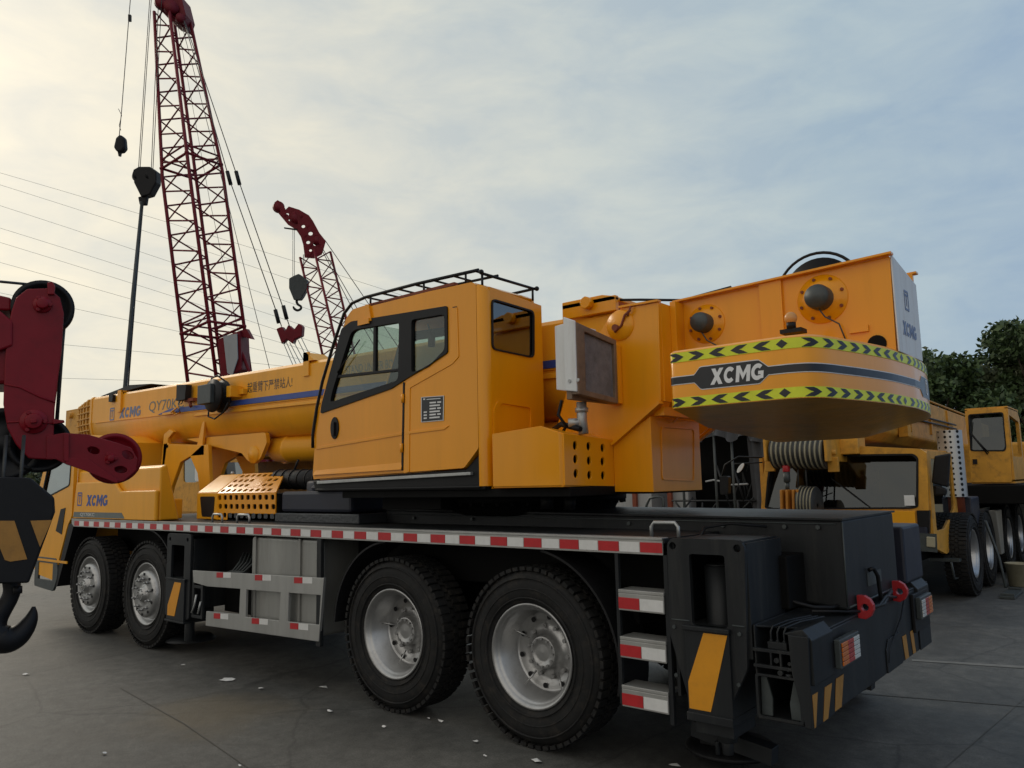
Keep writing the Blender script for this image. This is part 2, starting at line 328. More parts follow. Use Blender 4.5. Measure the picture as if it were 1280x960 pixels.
mk_=N.new('ShaderNodeMix');mk_.data_type='RGBA';L.new(mb.outputs[0],mk_.inputs[0]);L.new(rs.outputs[0],mk_.inputs[6]);mk_.inputs[7].default_value=(7.4,7.1,6.5,1)  # bright fill added to the unseen sky behind the camera
mp=N.new('ShaderNodeMapping');mp.inputs['Scale'].default_value=(1,1,2.6);mp.inputs['Rotation'].default_value=(R(12),R(-18),0);L.new(nz.outputs[0],mp.inputs[0])
cn=N.new('ShaderNodeTexNoise');cn.inputs['Scale'].default_value=6.5;cn.inputs['Detail'].default_value=9;cn.inputs['Roughness'].default_value=.58;cn.inputs['Distortion'].default_value=.35;L.new(mp.outputs[0],cn.inputs['Vector'])
cr=N.new('ShaderNodeValToRGB');e=cr.color_ramp.elements;e[0].position=.36;e[0].color=(.94,.97,1.02,1);e[1].position=.66;e[1].color=(1.20,1.15,1.08,1);L.new(cn.outputs['Fac'],cr.inputs[0])
mu=N.new('ShaderNodeMix');mu.data_type='RGBA';mu.blend_type='MULTIPLY';mu.inputs[0].default_value=1;L.new(mk_.outputs[2],mu.inputs[6]);L.new(cr.outputs[0],mu.inputs[7])
mm=N.new('ShaderNodeMix');mm.data_type='RGBA';mm.inputs[0].default_value=.94;L.new(sky.outputs[0],mm.inputs[6]);L.new(mu.outputs[2],mm.inputs[7]);L.new(mm.outputs[2],bg.inputs[0])
sl=bpy.data.lights.new('sun','SUN');sl.energy=.75;sl.angle=R(14);sl.color=(1,.9,.74)
so=bpy.data.objects.new('sun',sl);COL.objects.link(so)
so.rotation_euler=V((-.88,.10,.47)).to_track_quat('Z','Y').to_euler()
cd=bpy.data.cameras.new('camera');co=bpy.data.objects.new('camera',cd);COL.objects.link(co);SC.camera=co
cd.sensor_width=36;cd.lens=36*FL/1280;cd.clip_end=2000;cd.clip_start=.05
Rm=Matrix(((WX.x,-WX.y,-WX.z),(WY.x,-WY.y,-WY.z),(WZ.x,-WZ.y,-WZ.z)))
co.matrix_world=Matrix.Translation(CAM)@Rm.to_4x4()
SC.view_settings.view_transform='Standard';SC.view_settings.look='None';SC.view_settings.exposure=0;SC.view_settings.gamma=1
# ---------------------------------------------------------------- ground
g=MB().poly([(-400,-400,0),(400,-400,0),(400,400,0),(-400,400,0)]).build('ground',M['ground'],recalc=False); g['kind']='structure'
# ================================================================ MAIN MOBILE CRANE
cr_=thing('mobile_crane','yellow four axle truck crane in the middle with striped yellow counterweight and dark deck','mobile crane',(-2.5,1.27,0))
K=cr_
# ---- chassis
b=MB(); b.box(-7.3,1.70,.82,1.74,.62,1.30); b.box(-7.2,1.5,.45,.82,.95,1.25); b.box(-7.2,1.5,1.74,2.1,.95,1.25)
for ax in (-6.98,-5.48,-1.43,-.08): b.cyl((ax,.35,.57),(ax,2.2,.57),.11,n=12)
for ax in (-6.98,-5.48,-1.43,-.08): b.lathe([(.0,-.25),(.2,-.15),(.26,0),(.2,.15),(0,.25)],(ax,1.27,.57),(0,1,0),16)
for x in (-4.9,-3.9,-2.4,.55): b.box(x-.05,x+.05,.3,2.3,.8,.95)
b.build('chassis_frame',M['void'],K,bevel=.01)
b=MB(); b.box(-7.48,.965,.005,2.535,1.335,1.362); b.build('deck_plate',M['deck'],K)
b=MB(); b.box(-4.5,-2.3,.42,2.1,1.364,1.45); b.build('raised_walkway',M['tread'],K,bevel=.008)
b=MB(); b.extr([(-2.28,.72,1.364),(1.735,.72,.93),(1.735,.72,1.44),(-2.28,.72,1.475)],(0,1.10,0)); b.build('rear_box_beam',M['deck'],K,bevel=.012)
b=MB(); b.extr([(-2.27,.70,1.476),(1.745,.70,1.441),(1.745,.70,1.452),(-2.27,.70,1.488)],(0,1.14,0)); b.build('beam_top_flange',M['deck'],K)
# ---- reflective side strip, near and far
def strip(y0,sg):
    b=MB(); 
    b.box(-7.49,.955,min(y0,y0+.012*sg),max(y0,y0+.012*sg),1.268,1.352)
    b.box(-7.49,.955,min(y0-.004*sg,y0+.07*sg),max(y0-.004*sg,y0+.07*sg),1.3525,1.366)
    o=b.build('edge_strip',M['alu'],K,bevel=.002)
    r=MB();w=MB()
    for i in range(29):
        if sg<0: break
        r.piece();w.piece()
        x1=.953-.293*i; x0=x1-.145
        if x0<-7.48: break
        yy=sorted((y0-.003*sg,y0+.002*sg))
        r.box(x0,x1,yy[0],yy[1],1.280,1.338)
        if x0-.135>-7.48: w.box(x0-.143,x0-.006,yy[0],yy[1],1.280,1.338)
    if sg>0: r.build('red_tape',M['red_t'],o); w.build('white_tape',M['white_t'],o)
strip(0,1); strip(2.54,-1)
# ---- wheels
def tyre_mb():
    b=MB(); T=.31
    prof=[(.315,.055),(.345,.022),(.40,.004),(.455,.0),(.505,.012),(.535,.030),(.551,.05)]
    prof=prof+[(.556,.09),(.558,T/2),(.556,T-.09)]+[(r,T-h) for r,h in reversed(prof)]
    b.lathe(prof,(0,0,0),(0,1,0),56,U=(1,0,0))
    for r in (.372,.43,.50):   # moulded sidewall rings
        b.lathe([(r-.006,.006),(r-.003,-.003),(r+.003,-.003),(r+.006,.006)],(0,0,0),(0,1,0),56)
    nb=58
    for i in range(nb):
        a=2*math.pi*i/nb
        for (y0,y1,ph) in ((.012,.105,0),(T-.105,T-.012,0),(.115,.15,.5),(.16,.195,0)):
            aa=a+ph*2*math.pi/nb; ca,sa=math.cos(aa),math.sin(aa)
            c=V((ca*.560,(y0+y1)/2,sa*.560)); ra=V((ca,0,sa)); ta=V((-sa,0,ca))
            b.obox(c,ra*.012,ta*.0215,V((0,(y1-y0)/2,0)))
    return b
def rear_rim_mb():
    b=MB()
    b.lathe([(.318,.060),(.330,.035),(.338,.022),(.333,.014),(.318,.020),(.308,.040),(.300,.050),(.286,.060),(.283,.15),(.262,.165),(.262,.20),(.245,.212),(.225,.205),(.20,.225),(.11,.225),(.105,.16),(.102,.148)],(0,0,0),(0,1,0),56)
    b.lathe([(.102,.148),(.078,.142),(.072,.150),(.05,.150),(0.0001,.146)],(0,0,0),(0,1,0),40)
    for i in range(12):
        a=2*math.pi*i/12; c=V((math.cos(a)*.088,.143,math.sin(a)*.088)); b.cyl(c,c-V((0,.012,0)),.008,n=6)
    for i in range(10):
        a=2*math.pi*(i+.5)/10; c=V((math.cos(a)*.165,.224,math.sin(a)*.165)); b.cyl(c,c-V((0,.03,0)),.015,n=6)
    for a in (-2.6,-1.1,.15): # valve stem and clips
        c=V((math.cos(a)*.16,.19,math.sin(a)*.16)); d=V((math.cos(a)*.26,.13,math.sin(a)*.26)); b.tube([c,d],.006,6)
    return b
def front_rim_mb():
    b=MB()
    b.lathe([(.318,.060),(.330,.030),(.338,.018),(.333,.010),(.318,.018),(.30,.045),(.286,.075),(.270,.08),(.262,.04),(.250,.004),(.235,-.012),(.21,-.016),(.13,-.012),(.10,-.006),(.078,-.022),(.07,-.05),(.0001,-.055)],(0,0,0),(0,1,0),56)
    for i in range(10):
        a=2*math.pi*i/10; c=V((math.cos(a)*.165,-.012,math.sin(a)*.165)); b.cyl(c,c-V((0,.030,0)),.017,n=6); b.cyl(c-V((0,.03,0)),c-V((0,.058,0)),.009,n=8)
    for i in range(12):
        a=2*math.pi*i/12; c=V((math.cos(a)*.06,-.052,math.sin(a)*.06)); b.cyl(c,c-V((0,.012,0)),.007,n=6)
    return b
def holes_mb(r,n,rad,y):
    b=MB()
    for i in range(n):
        a=2*math.pi*i/n; c=V((math.cos(a)*r,y,math.sin(a)*r)); b.cyl(c,c+V((0,.004,0)),rad,n=12)
    return b
WZ0=.575
ty=tyre_mb().build('wheel',M['rubber'],K,loc=(0,0,0))
TM=ty.data
rr_=rear_rim_mb().build('rim',M['rim'],ty); rh=holes_mb(.225,10,.018,.198).build('rim_hole',M['black'],ty)
fr_=front_rim_mb().build('rim',M['rim'],None); fh=holes_mb(.215,10,.016,-.022).build('rim_hole',M['black'],None)
RM,RH,FM,FH=rr_.data,rh.data,fr_.data,fh.data
for o in (ty,rr_,rh,fr_,fh): bpy.data.objects.remove(o)
def wheel(x,y,front,flip,parent,z=WZ0,rot=0,name='wheel',yaw=0):
    o=bpy.data.objects.new(name,TM);COL.objects.link(o);o.location=(x,y,z)
    o.rotation_euler=(0,rot,math.pi if flip else 0) if not yaw else (0,rot,yaw); adopt(o,parent)
    for nm,me in (('rim',FM if front else RM),('rim_hole',FH if front else RH)):
        c=bpy.data.objects.new(nm,me);COL.objects.link(c);c.parent=o
    return o
for i,x in enumerate((-6.98,-5.48,-1.43,-.08)):
    wheel(x,.03,i<2,False,K,rot=.35*i); wheel(x,2.51,i<2,True,K,rot=.2*i)
# ---- mudguards
def arc_strip(cx,cz,r,a0,a1,y0,y1,th=.015,n=20):
    b=MB()
    pts=[];
    for i in range(n+1):
        a=R(a0+(a1-a0)*i/n); pts.append((cx+r*math.cos(a),cz+r*math.sin(a)))
    for i in range(n,-1,-1):
        a=R(a0+(a1-a0)*i/n); pts.append((cx+(r-th)*math.cos(a),cz+(r-th)*math.sin(a)))
    b.py([pts],y0,y1); return b
for (cx,a0,a1) in ((-1.43,95,178),(-.08,-12,80),(-5.48,-10,85)):
    for y0,y1 in ((.03,.36),(2.18,2.51)):
        arc_strip(cx,WZ0,.70,a0,a1,y0,y1).build('mudguard',M['black'],K)
# ---- rear ladder
def ladder(yo,sg):
    ys=sorted((yo,yo+.025*sg)); b=MB(); b.box(.628,.65,ys[0],ys[1],.40,1.268); b.box(.955,.98,ys[0],ys[1],.34,1.268)
    o=b.build('rear_ladder',M['deck'],K)
    st=MB(); rt=MB(); wt=MB()
    for z in (.985,.715,.44):
        st.piece();rt.piece();wt.piece()
        yy=sorted((yo-.012*sg,yo+.14*sg)); st.box(.651,.954,yy[0],yy[1],z+.055,z+.075)
        yy=sorted((yo-.012*sg,yo)); st.box(.651,.954,yy[0],yy[1],z-.045,z+.0545)
        yy=sorted((yo-.0145*sg,yo-.0125*sg)); rt.box(.653,.793,yy[0],yy[1],z-.035,z+.030); wt.box(.797,.950,yy[0],yy[1],z-.035,z+.030)
        yy=sorted((yo-.0165*sg,yo-.0148*sg)); wt.box(.815,.823,yy[0],yy[1],z+.01,z+.018)
    st.build('ladder_step',M['alu'],o,bevel=.003); rt.build('red_tape',M['red_t'],o); wt.build('white_tape',M['white_t'],o)
ladder(.0,1); ladder(2.54,-1)
for x0,x1,y in ((.80,.98,.15),(-4.31,-4.12,.15),(-3.84,-3.62,.15)):
    MB().tube([(x0,y,1.362),(x0,y,1.42),(x0+.02,y,1.445),(x1-.02,y,1.445),(x1,y,1.42),(x1,y,1.362)],.011,8).build('grab_handle',M['galv'],K)
# ---- rear outriggers
def rear_outrigger(near):
    F=(lambda y:y) if near else (lambda y:2.54-y)
    def mm(a,b_): return tuple(sorted((F(a),F(b_))))
    out=rr([(.99,1.37),(1.455,1.37),(1.43,.70),(1.31,.47),(1.09,.47),(.985,.83)],[.06,.06,.02,.02,.02,.02])
    slot=rr(rect(1.125,1.335,.90,1.285),.02,3)
    h1=circ(1.025,1.325,.021,14); h2=circ(1.41,1.325,.021,14)
    b=MB(); y=mm(-.012,.018); b.py([out,slot,h1,h2],y[0],y[1])
    y=mm(.0185,.50); b.box(1.43,1.452,y[0],y[1],.75,1.35); b.box(1.0,1.02,y[0],y[1],.5,1.36); b.box(1.02,1.43,y[0],y[1],1.335,1.36)
    o=b.build('outrigger_housing',M['deck'],K,bevel=.004)
    b=MB(); b.cyl((1.225,F(.15),.50),(1.225,F(.15),1.21),.082,n=28); b.cyl((1.225,F(.15),1.21),(1.225,F(.15),1.222),.07,n=28); b.build('jack_cylinder',M['deck'],o)
    # jack sleeve
    y=mm(-.03,.30); b=MB(); b.box(1.085,1.345,y[0],y[1],.42,.875); 
    y=mm(-.045,.31); b.box(1.078,1.352,y[0],y[1],.8755,.90); b.box(1.082,1.348,y[0],y[1],.40,.445); y=mm(0,.28);b.box(1.11,1.33,y[0],y[1],.33,.3995)
    b.cyl((1.225,F(.14),.33),(1.225,F(.14),.27),.055,n=20);b.cyl((1.225,F(.14),.27),(1.225,F(.14),.20),.03,n=16)
    s=b.build('jack_sleeve',M['deck'],K,bevel=.004)
    y=mm(-.033,-.0305); MB().py([[(1.095,.46),(1.095,.60),(1.20,.868),(1.337,.868),(1.22,.46)]],y[0],y[1]).build('orange_stripe',M['orange'],s)
    # float pad and stowed pad carrier
    b=MB(); b.lathe([(0.001,.13),(.24,.13),(.27,.11),(.27,.095),(.26,.085),(.0001,.085)],(1.05,F(.55 if near else .15),0),(0,0,1),36); b.box(.92,1.02,*mm(.40,.70),.132,.19)
    b.build('float_pad',M['black'],K,bevel=.004)
    b=MB(); b.obox((1.17,F(.33),.215),V((.24,0,-.035)),V((0,.05,0)),V((.004,0,.045))); b.tube([(1.10,F(.27),.14),(1.10,F(.27),.21),(1.12,F(.27),.225),(1.14,F(.27),.20)],.014,8); b.build('pad_bracket',M['deck'],K,bevel=.006)
rear_outrigger(True); rear_outrigger(False)
# ---- rear beam (bumper), valve bay, shelves
b=MB(); b.extr([(1.70,.02,.455),(1.742,.02,.455),(1.742,.02,.88),(1.70,.02,.88)],(0,2.5,0)); b.build('rear_bumper',M['deck'],K,bevel=.008)
b=MB(); b.extr([(1.46,.02,.455),(1.70,.02,.455),(1.70,.02,.468),(1.46,.02,.468)],(0,.7,0)); b.box(1.46,1.47,.02,.7,.468,.93)
b.extr([(1.46,.03,.915),(1.742,.30,.88),(1.742,2.24,.88),(1.46,2.5,.915)],(0,0,.012))
b.poly([(1.46,.7,.468),(1.70,.7,.468),(1.70,.7,.9),(1.46,.7,.9)])
b.build('rear_shelf',M['deck'],K,bevel=.004)
for F,s in ((lambda y:y,1),(lambda y:2.54-y,-1)):
    b=MB(); y=sorted((F(-.002),F(.0195)))
    b.py([[(1.652,.90),(1.662,.71),(1.715,.455),(1.745,.455),(1.755,.90)]],*y)
    y=sorted((F(-.002),F(.33))); b.box(1.744,1.752,y[0],y[1],.455,.66)
    b.py([[(1.62,.90),(1.72,.93),(1.765,.88),(1.765,.66),(1.735,.66),(1.735,.88)]],*sorted((F(.02),F(.34))))
    b.build('rear_corner_panel',M['deck'],K,bevel=.004)
b=MB()
for z in (.80,.72): b.box(1.46,1.66,.0,.025,z,z+.016)
for x in (1.55,1.60): b.box(x,x+.01,.0,.02,.736,.80)
b.box(1.53,1.63,.03,.06,.815,.85)
for i in range(3): 
    x=1.545+.035*i; b.tube([(x,.045,.85),(x,.045,.90),(x+.008,.055,.925),(x+.03,.2,.935),(x+.07,.45,.93)],.006,6); b.cyl((x,.045,.845),(x,.045,.86),.010,n=6)
b.cyl((1.585,-.005,.765),(1.585,.02,.765),.014,n=10); b.cyl((1.60,-.004,.705),(1.60,.02,.705),.014,n=10)
for i in range(3): b.cyl((1.65-.01*i,.0,.755-.03*i),(1.65,.02,.755-.03*i),.010,n=8)
b.build('valve_rack',M['deck'],K,bevel=.002)
b=MB(); b.py([[(1.475,.475),(1.53,.475),(1.535,.56),(1.51,.665),(1.48,.665)]],.04,.055); b.py([[(1.69,.475),(1.63,.475),(1.625,.55),(1.65,.66),(1.69,.665)]],.04,.055)
b.build('chock_bracket',M['motor'],K)
b=MB(); fr=[rr(rect(1.465,1.705,.468,.69),.015,3),rr(rect(1.478,1.692,.48,.678),.012,3)]; b.py(fr,.0,.012); b.build('bay_frame',M['deck'],K)
def rlamp(y0,y1,flip,z0=.69,z1=.83):
    b=MB(); b.box(1.766,1.80,y0,y1,z0,z1); o=b.build('rear_lamp',M['motor'],K,bevel=.006)
    n=3; w=(y1-y0-.03)/n; mats=['lenso','lensr','lensw']
    if flip: mats=mats[::-1]
    for i in range(n):
        c=MB()
        for j in range(5):
            zz=z0+.015+j*(z1-z0-.03)/5; c.box(1.801,1.808,y0+.015+i*w,y0+.015+(i+1)*w-.003,zz,zz+(z1-z0-.03)/5-.003)
        c.build('lens',M[mats[i]],o,bevel=.002)
rlamp(.335,.665,False,.685,.835); rlamp(2.10,2.43,True,.685,.835)
b=MB(); b.box(1.744,1.767,2.05,2.48,.60,.86); b.box(1.744,1.767,.30,.36,.69,.83);b.build('lamp_bracket',M['black'],K,bevel=.005)
for s0 in ((.0,.085,.005,.0),(.185,.305,.21,.13),(.40,.53,.455,.35)):
    b=MB(); b.px([[(s0[3]+.01,.462),(s0[2]+.0 if s0[2]>.01 else .03,.462),(s0[1],.618),(s0[0]+.01,.618)]],1.7525,1.7545) if s0[0]<.35 else b.px([[(.35,.462),(.455,.462),(.53,.618),(.40,.618)]],1.7435,1.7455)
    b.build('orange_stripe',M['oldorange'],K)
for a in ((1.57,1.67,1.60,1.70),(1.77,1.87,1.81,1.90),(1.98,2.06,2.02,2.09)):
    MB().px([[(a[2],.462),(a[3],.462),(a[1],.618),(a[0],.618)]],1.7435,1.7455).build('orange_stripe',M['oldorange'],K)
for y in (.88,1.65):   # tow lugs
    out=[(1.743,.87),(1.785,.865),(1.815,.885),(1.832,.92),(1.832,.95),(1.815,.982),(1.785,1.0),(1.743,1.0)]
    MB().py([out,circ(1.785,.933,.021,16)],y-.02,y+.02).build('tow_lug',M['redlug'],K,bevel=.003)
b=MB()
b.tube([(1.76,.92,.90),(1.79,1.0,.915),(1.80,1.2,.91),(1.78,1.35,.93),(1.77,1.5,.95)],.012,8); b.tube([(1.60,.5,.945),(1.72,.75,.92),(1.78,.95,.90),(1.80,1.1,.915),(1.79,1.3,.945),(1.77,1.6,.90)],.009,8)
b.tube([(1.75,1.12,1.12),(1.77,1.15,1.13),(1.78,1.19,1.08),(1.78,1.21,1.0),(1.78,1.22,.93)],.013,8); b.tube([(1.77,1.8,.87),(1.76,1.72,.75),(1.755,1.55,.66),(1.75,1.42,.60),(1.75,1.38,.52)],.006,8)
b.build('cable_loom',M['black'],K)
b=MB(); arc=rr([(1.34,.462),(1.34,.62),(1.42,.70),(1.55,.70)],[0,.1,.08,0],5); 
b.px([[(1.36,.46),(1.36,.60),(1.42,.66),(1.72,.66),(1.72,.46)]],1.7425,1.752); b.build('number_plate_panel',M['deck'],K,bevel=.004)
b=MB(); b.box(1.46,1.735,2.05,2.54,.93,1.33); b.build('far_side_locker',M['deckblue'],K,bevel=.02)
# ---- side guard, tank, hose rack
P=lambda a,b_: (on(a,b_,'y',-.01).x,on(a,b_,'y',-.01).z)
outer=[P(241,713),P(405,722.5),P(398.5,802),P(257,782),P(258,764),P(299,768),P(300.5,736),P(259,733),P(242,728)]
h1=[P(308,737),P(351,740.5),P(349,776),P(307,771)]; h2=[P(361,741),P(401,744),P(399,781),P(360,777)]
g=MB().py([outer,h1,h2],-.012,.012).build('side_guard',M['alu'],K,bevel=.003)
rt=MB();wt=MB()
for (a,b_) in ((271,722),(319,725.5),(368,729),(267.5,773),(315,779.5),(363,786)):
    x,z=P(a,b_); L1=.105
    sl=.055
    rt.piece();wt.piece()
    def q(x0,x1,mb): mb.py([[(x0,z+(x0-x)*sl),(x1,z+(x1-x)*sl),(x1,z+(x1-x)*sl+.05),(x0,z+(x0-x)*sl+.05)]],-.0145,-.0125)
    q(x,x+.12,rt); q(x+.124,x+.26,wt); 
rt.build('red_tape',M['red_t'],g); wt.build('white_tape',M['white_t'],g)
b=MB(); b.box(-3.43,-2.34,.06,.75,.45,1.255); o=b.build('fuel_tank',M['tank'],K,bevel=.03,seg=3)
b=MB(); b.box(-3.36,-3.33,.045,.06,.45,1.25); b.box(-2.66,-2.63,.045,.06,.45,1.25); b.box(-2.42,-2.33,.045,.06,1.08,1.095); b.build('tank_strap',M['tank'],o)
b=MB(); b.box(-2.325,-2.265,-.005,.03,.39,1.262); b.build('guard_post',M['deck'],K,bevel=.004)
b=MB(); b.box(-4.38,-3.45,.35,.75,.45,1.2); b.build('equipment_bay',M['void'],K)
b=MB()
for i in range(5): b.tube([(-3.92+i*.06,.28,1.06),(-3.86+i*.06,.2,.98),(-3.88+i*.05,.14,.90),(-3.98+i*.04,.1,.87)],.011,6)
b.build('hose',M['motor'],K)
b=MB(); b.box(-4.40,-4.19,.0,.03,.43,.46); b.box(-4.40,-4.36,.0,.03,.46,.86); b.box(-4.225,-4.19,.0,.03,.46,.84); b.box(-4.36,-4.22,.0,.02,.72,.75); b.cyl((-4.29,-.005,.79),(-4.29,.02,.79),.02,n=10)
b.build('tool_rack',M['deck'],K,bevel=.004)
b=MB(); b.tube([(-4.37,-.01,.48),(-4.32,-.01,.56),(-4.29,-.01,.66)],.01,6); b.tube([(-4.25,-.01,.48),(-4.20,-.01,.60)],.01,6); b.build('hose',M['galv'],K)
# ---- front outrigger
for F in (lambda y:y,lambda y:2.54-y):
    mm=lambda a,b_: tuple(sorted((F(a),F(b_))))
    b=MB(); b.py([rr(rect(-4.93,-4.43,.40,1.25),.05,3),rr(rect(-4.83,-4.56,.79,1.13),.02,3),circ(-4.87,1.19,.02,12),circ(-4.50,1.19,.02,12)],*mm(-.01,.02)); b.box(-4.94,-4.93,*mm(.021,.5),.5,1.2); b.box(-4.43,-4.42,*mm(.021,.5),.5,1.2)
    o=b.build('outrigger_housing',M['deck'],K,bevel=.004); b=MB().cyl((-4.69,F(.15),.75),(-4.69,F(.15),1.12),.07,n=20); b.build('jack_cylinder',M['deck'],o)
    b=MB(); b.box(-4.86,-4.50,*mm(-.03,.3),.38,.78); b.box(-4.88,-4.48,*mm(-.04,.3),.7805,.80); b.box(-4.88,-4.48,*mm(-.04,.3),.36,.3795); b.cyl((-4.69,F(.14),.36),(-4.69,F(.14),.15),.05,n=14)
    s=b.build('jack_sleeve',M['deck'],K,bevel=.004); MB().py([[(-4.83,.42),(-4.83,.52),(-4.70,.76),(-4.56,.76),(-4.68,.42)]],*mm(-.033,-.0305)).build('orange_stripe',M['orange'],s)
    b=MB(); b.lathe([(0.001,.14),(.20,.14),(.26,.10),(.26,.09),(.0001,.085)],(-5.05,F(.35),0),(0,0,1),28); b.build('float_pad',M['deck'],K)
# ---- driver cab at the front (partly behind the red boom head)
cab=[(-8.62,.62),(-7.93,.56),(-7.86,.80),(-7.60,1.30),(-7.50,1.37),(-7.50,2.35),(-7.72,2.45),(-8.30,2.45),(-8.75,1.6),(-8.75,.8)]
win=[(-8.58,1.58),(-7.60,1.78),(-7.58,2.30),(-8.28,2.30)]
b=MB(); b.py([rr(cab,.06,3),rr(win,.05,3)],.0,.05); b.py([rr(cab,.06,3),rr(win,.05,3)],1.15,1.2); 
for i in range(len(cab)):
    a,c=cab[i],cab[(i+1)%len(cab)]
    if i in (7,): continue
    b.poly([(a[0],.05,a[1]),(c[0],.05,c[1]),(c[0],1.15,c[1]),(a[0],1.15,a[1])])
o=b.build('driver_cab',M['yellow2'],K,bevel=.01)
MB().py([rr(win,.05,3),rr([(x*.94-8*.06,z*.94+2.0*.06) for x,z in win],.04,3)],-.006,.012).build('window_frame',M['black'],o); MB().py([rr(win,.05,3)],.02,.026).build('window',M['tint'],o)
MB().py([[(-7.98,1.20),(-7.85,1.48),(-7.70,1.50),(-7.78,1.16)]],-.006,.004).build('side_grille',M['black'],o)
MB().box(-8.70,-7.55,-.012,.002,.80,.83).build('cab_moulding',M['yellow2'],o)
b=MB(); b.py([rr([(-8.62,.46),(-7.96,.43),(-7.84,.60),(-7.84,.70),(-7.90,.85),(-8.62,.85)],.04,3),rect(-8.5,-8.0,.56,.78)],-.01,.02); b.extr([(-8.55,0.02,.5),(-7.95,.02,.5),(-7.95,.02,.52),(-8.55,.02,.52)],(0,.3,0)); b.build('cab_step',M['motor'],K,bevel=.008)
b=MB(); b.py([[(-7.93,.50),(-7.84,.50),(-7.42,1.26),(-7.48,1.30),(-7.56,1.30)]],-.004,.30); b.build('wheel_arch_edge',M['black'],K)
# ---- bonnet covers
b=MB(); lo=[(-7.47,1.372),(-5.25,1.372),(-5.25,1.70),(-6.13,1.70),(-6.22,1.75),(-6.30,1.82),(-7.40,1.82)]
b.py([lo],-.002,.045)
b.extr([(-7.46,.046,1.372),(-7.46,.28,1.372),(-7.46,.12,1.985),(-7.46,.05,1.95)],(2.205,0,0))
b.extr([(-7.46,.281,1.372),(-7.46,.42,1.372),(-7.46,.42,1.60),(-7.46,.24,1.60)],(2.0,0,0))
o=b.build('bonnet_cover',M['yellow2'],K,bevel=.018,seg=3)
block_letters((-7.06,-.0035,1.525),(1,0,0),(0,0,1),.62,.135,M['blue_l'],o)
def emblem(O,U,Vv,s,mat,parent,name='emblem'):
    b=MB(); O,U,Vv=V(O),V(U),V(Vv); N=U.cross(Vv).normalized()*.001
    b.plate([rr(rect(0,s*.78,0,s),s*.08,3),rr(rect(s*.10,s*.68,s*.10,s*.90),s*.06,3)],O,U,Vv,N)
    b.plate([[(s*.18,s*.72),(s*.18,s*.82),(s*.60,s*.82),(s*.60,s*.72),(s*.44,s*.72),(s*.44,s*.30),(s*.39,s*.18),(s*.34,s*.30),(s*.34,s*.72)]],O,U,Vv,N)
    return b.build(name,mat,parent)
emblem((-7.33,-.0035,1.525),(1,0,0),(0,0,1),.17,M['blue_l'],o)
b=MB().py([[(-7.44,1.385),(-5.98,1.385),(-6.06,1.45),(-7.42,1.45)]],-.0045,-.0025); s=b.build('name_strip',M['grey_l'],o)
lettering('QY70KC',(-7.22,-.0055,1.395),(1,0,0),(0,0,1),.42,.045,M['white_t'],o,bold=0)
b=MB(); b.py([rr([(-5.0,1.372),(-3.65,1.372),(-3.65,1.60),(-4.95,1.655),(-5.15,1.655)],.03,2)],.42,.46) if False else None
b=MB(); b.extr([(-5.15,.42,1.372),(-4.72,.42,1.372),(-4.72,.42,1.66),(-5.15,.42,1.66)],(0,.6,0)); b.extr([(-5.15,.42,1.66),(-5.15,1.0,1.66),(-5.15,1.0,1.86),(-5.15,.70,1.86)],(.43,0,0)); 
o=b.build('engine_cover',M['yellow2'],K,bevel=.01); MB().py([rr([(-5.02,1.40),(-4.78,1.40),(-4.76,1.62),(-5.07,1.62)],.02,2)],.414,.4195).build('side_grille',M['black'],o)
MB().ball((-4.93,.72,1.875),.02,6).build('cover_latch',M['galv'],o)
def grille(O,U,Vv,cols,rows,w,h,skip=(),th=.012,taper=0):
    O,U,Vv=V(O),V(U),V(Vv); N=U.cross(Vv).normalized()*(-th); loops=[[(0,0),(cols*w,0),(cols*w-taper,rows*h),(0,rows*h)]]
    for i in range(cols):
        for j in range(rows):
            if (i,j) in skip: continue
            x,y=i*w+w*.2+((.5*w*.3) if j%2 else 0),j*h+h*.22
            if x+w*.6>cols*w-taper*(j+1)/rows: continue
            loops.append(rr(rect(x,x+w*.62,y,y+h*.55),min(w,h)*.2,2))
    return loops,O,U,Vv,N
b=MB()
b.plate(*grille((-4.72,.42,1.372),(1,0,0),(0,0,1),10,3,.112,.094))
b.plate(*grille((-4.72,.424,1.655),(1,0,0),V((0,.29,.21)).normalized(),10,4,.112,.088,skip=[(4,1),(5,1),(4,2),(5,2)],taper=.28))
b.plate([[(4*.112+.02,.10),(6*.112,.10),(6*.112-.02,.25),(4*.112+.02,.25)]],(-4.72,.418,1.655),(1,0,0),V((0,.29,.21)).normalized(),V((0,.001,-.001)))
o=b.build('engine_grille',M['yellow'],K); MB().box(-4.70,-3.62,.47,1.0,1.38,1.64).build('engine_block',M['void'],K)

b=MB()
for k,(x,z) in enumerate(((-1.9,1.41),(-1.2,1.41),(.3,1.40),(1.0,1.40),(1.4,1.40),(1.6,1.40))): b.piece(); b.cyl((x,.712,z),(x,.70,z),.014,n=6)
b.build('bolt',M['motor'],K)
for pts,r_ in ((((-2.2,.716,1.44),(1.7,.716,1.42)),.004),(((1.735,.716,.95),(1.738,.716,1.43)),.005),(((1.737,.74,.945),(1.737,1.80,.945)),.006),(((1.0,-.013,.92),(1.11,-.013,.92)),.004),(((1.36,-.013,.92),(1.43,-.013,.92)),.004)):
    MB().tube(pts,r_,5).build('weld_bead',M['motor'],K)
b=MB(); b.tube([(1.46,.5,1.0),(1.52,.52,.98),(1.60,.55,.96),(1.66,.66,.95),(1.70,.8,.955)],.012,6); b.build('hydraulic_hose',M['black'],K)
b=MB(); b.tube([(.98,.3,1.25),(1.0,.45,1.40),(1.1,.6,1.42),(1.3,.68,1.40)],.010,6); b.build('hydraulic_hose',M['black'],K)
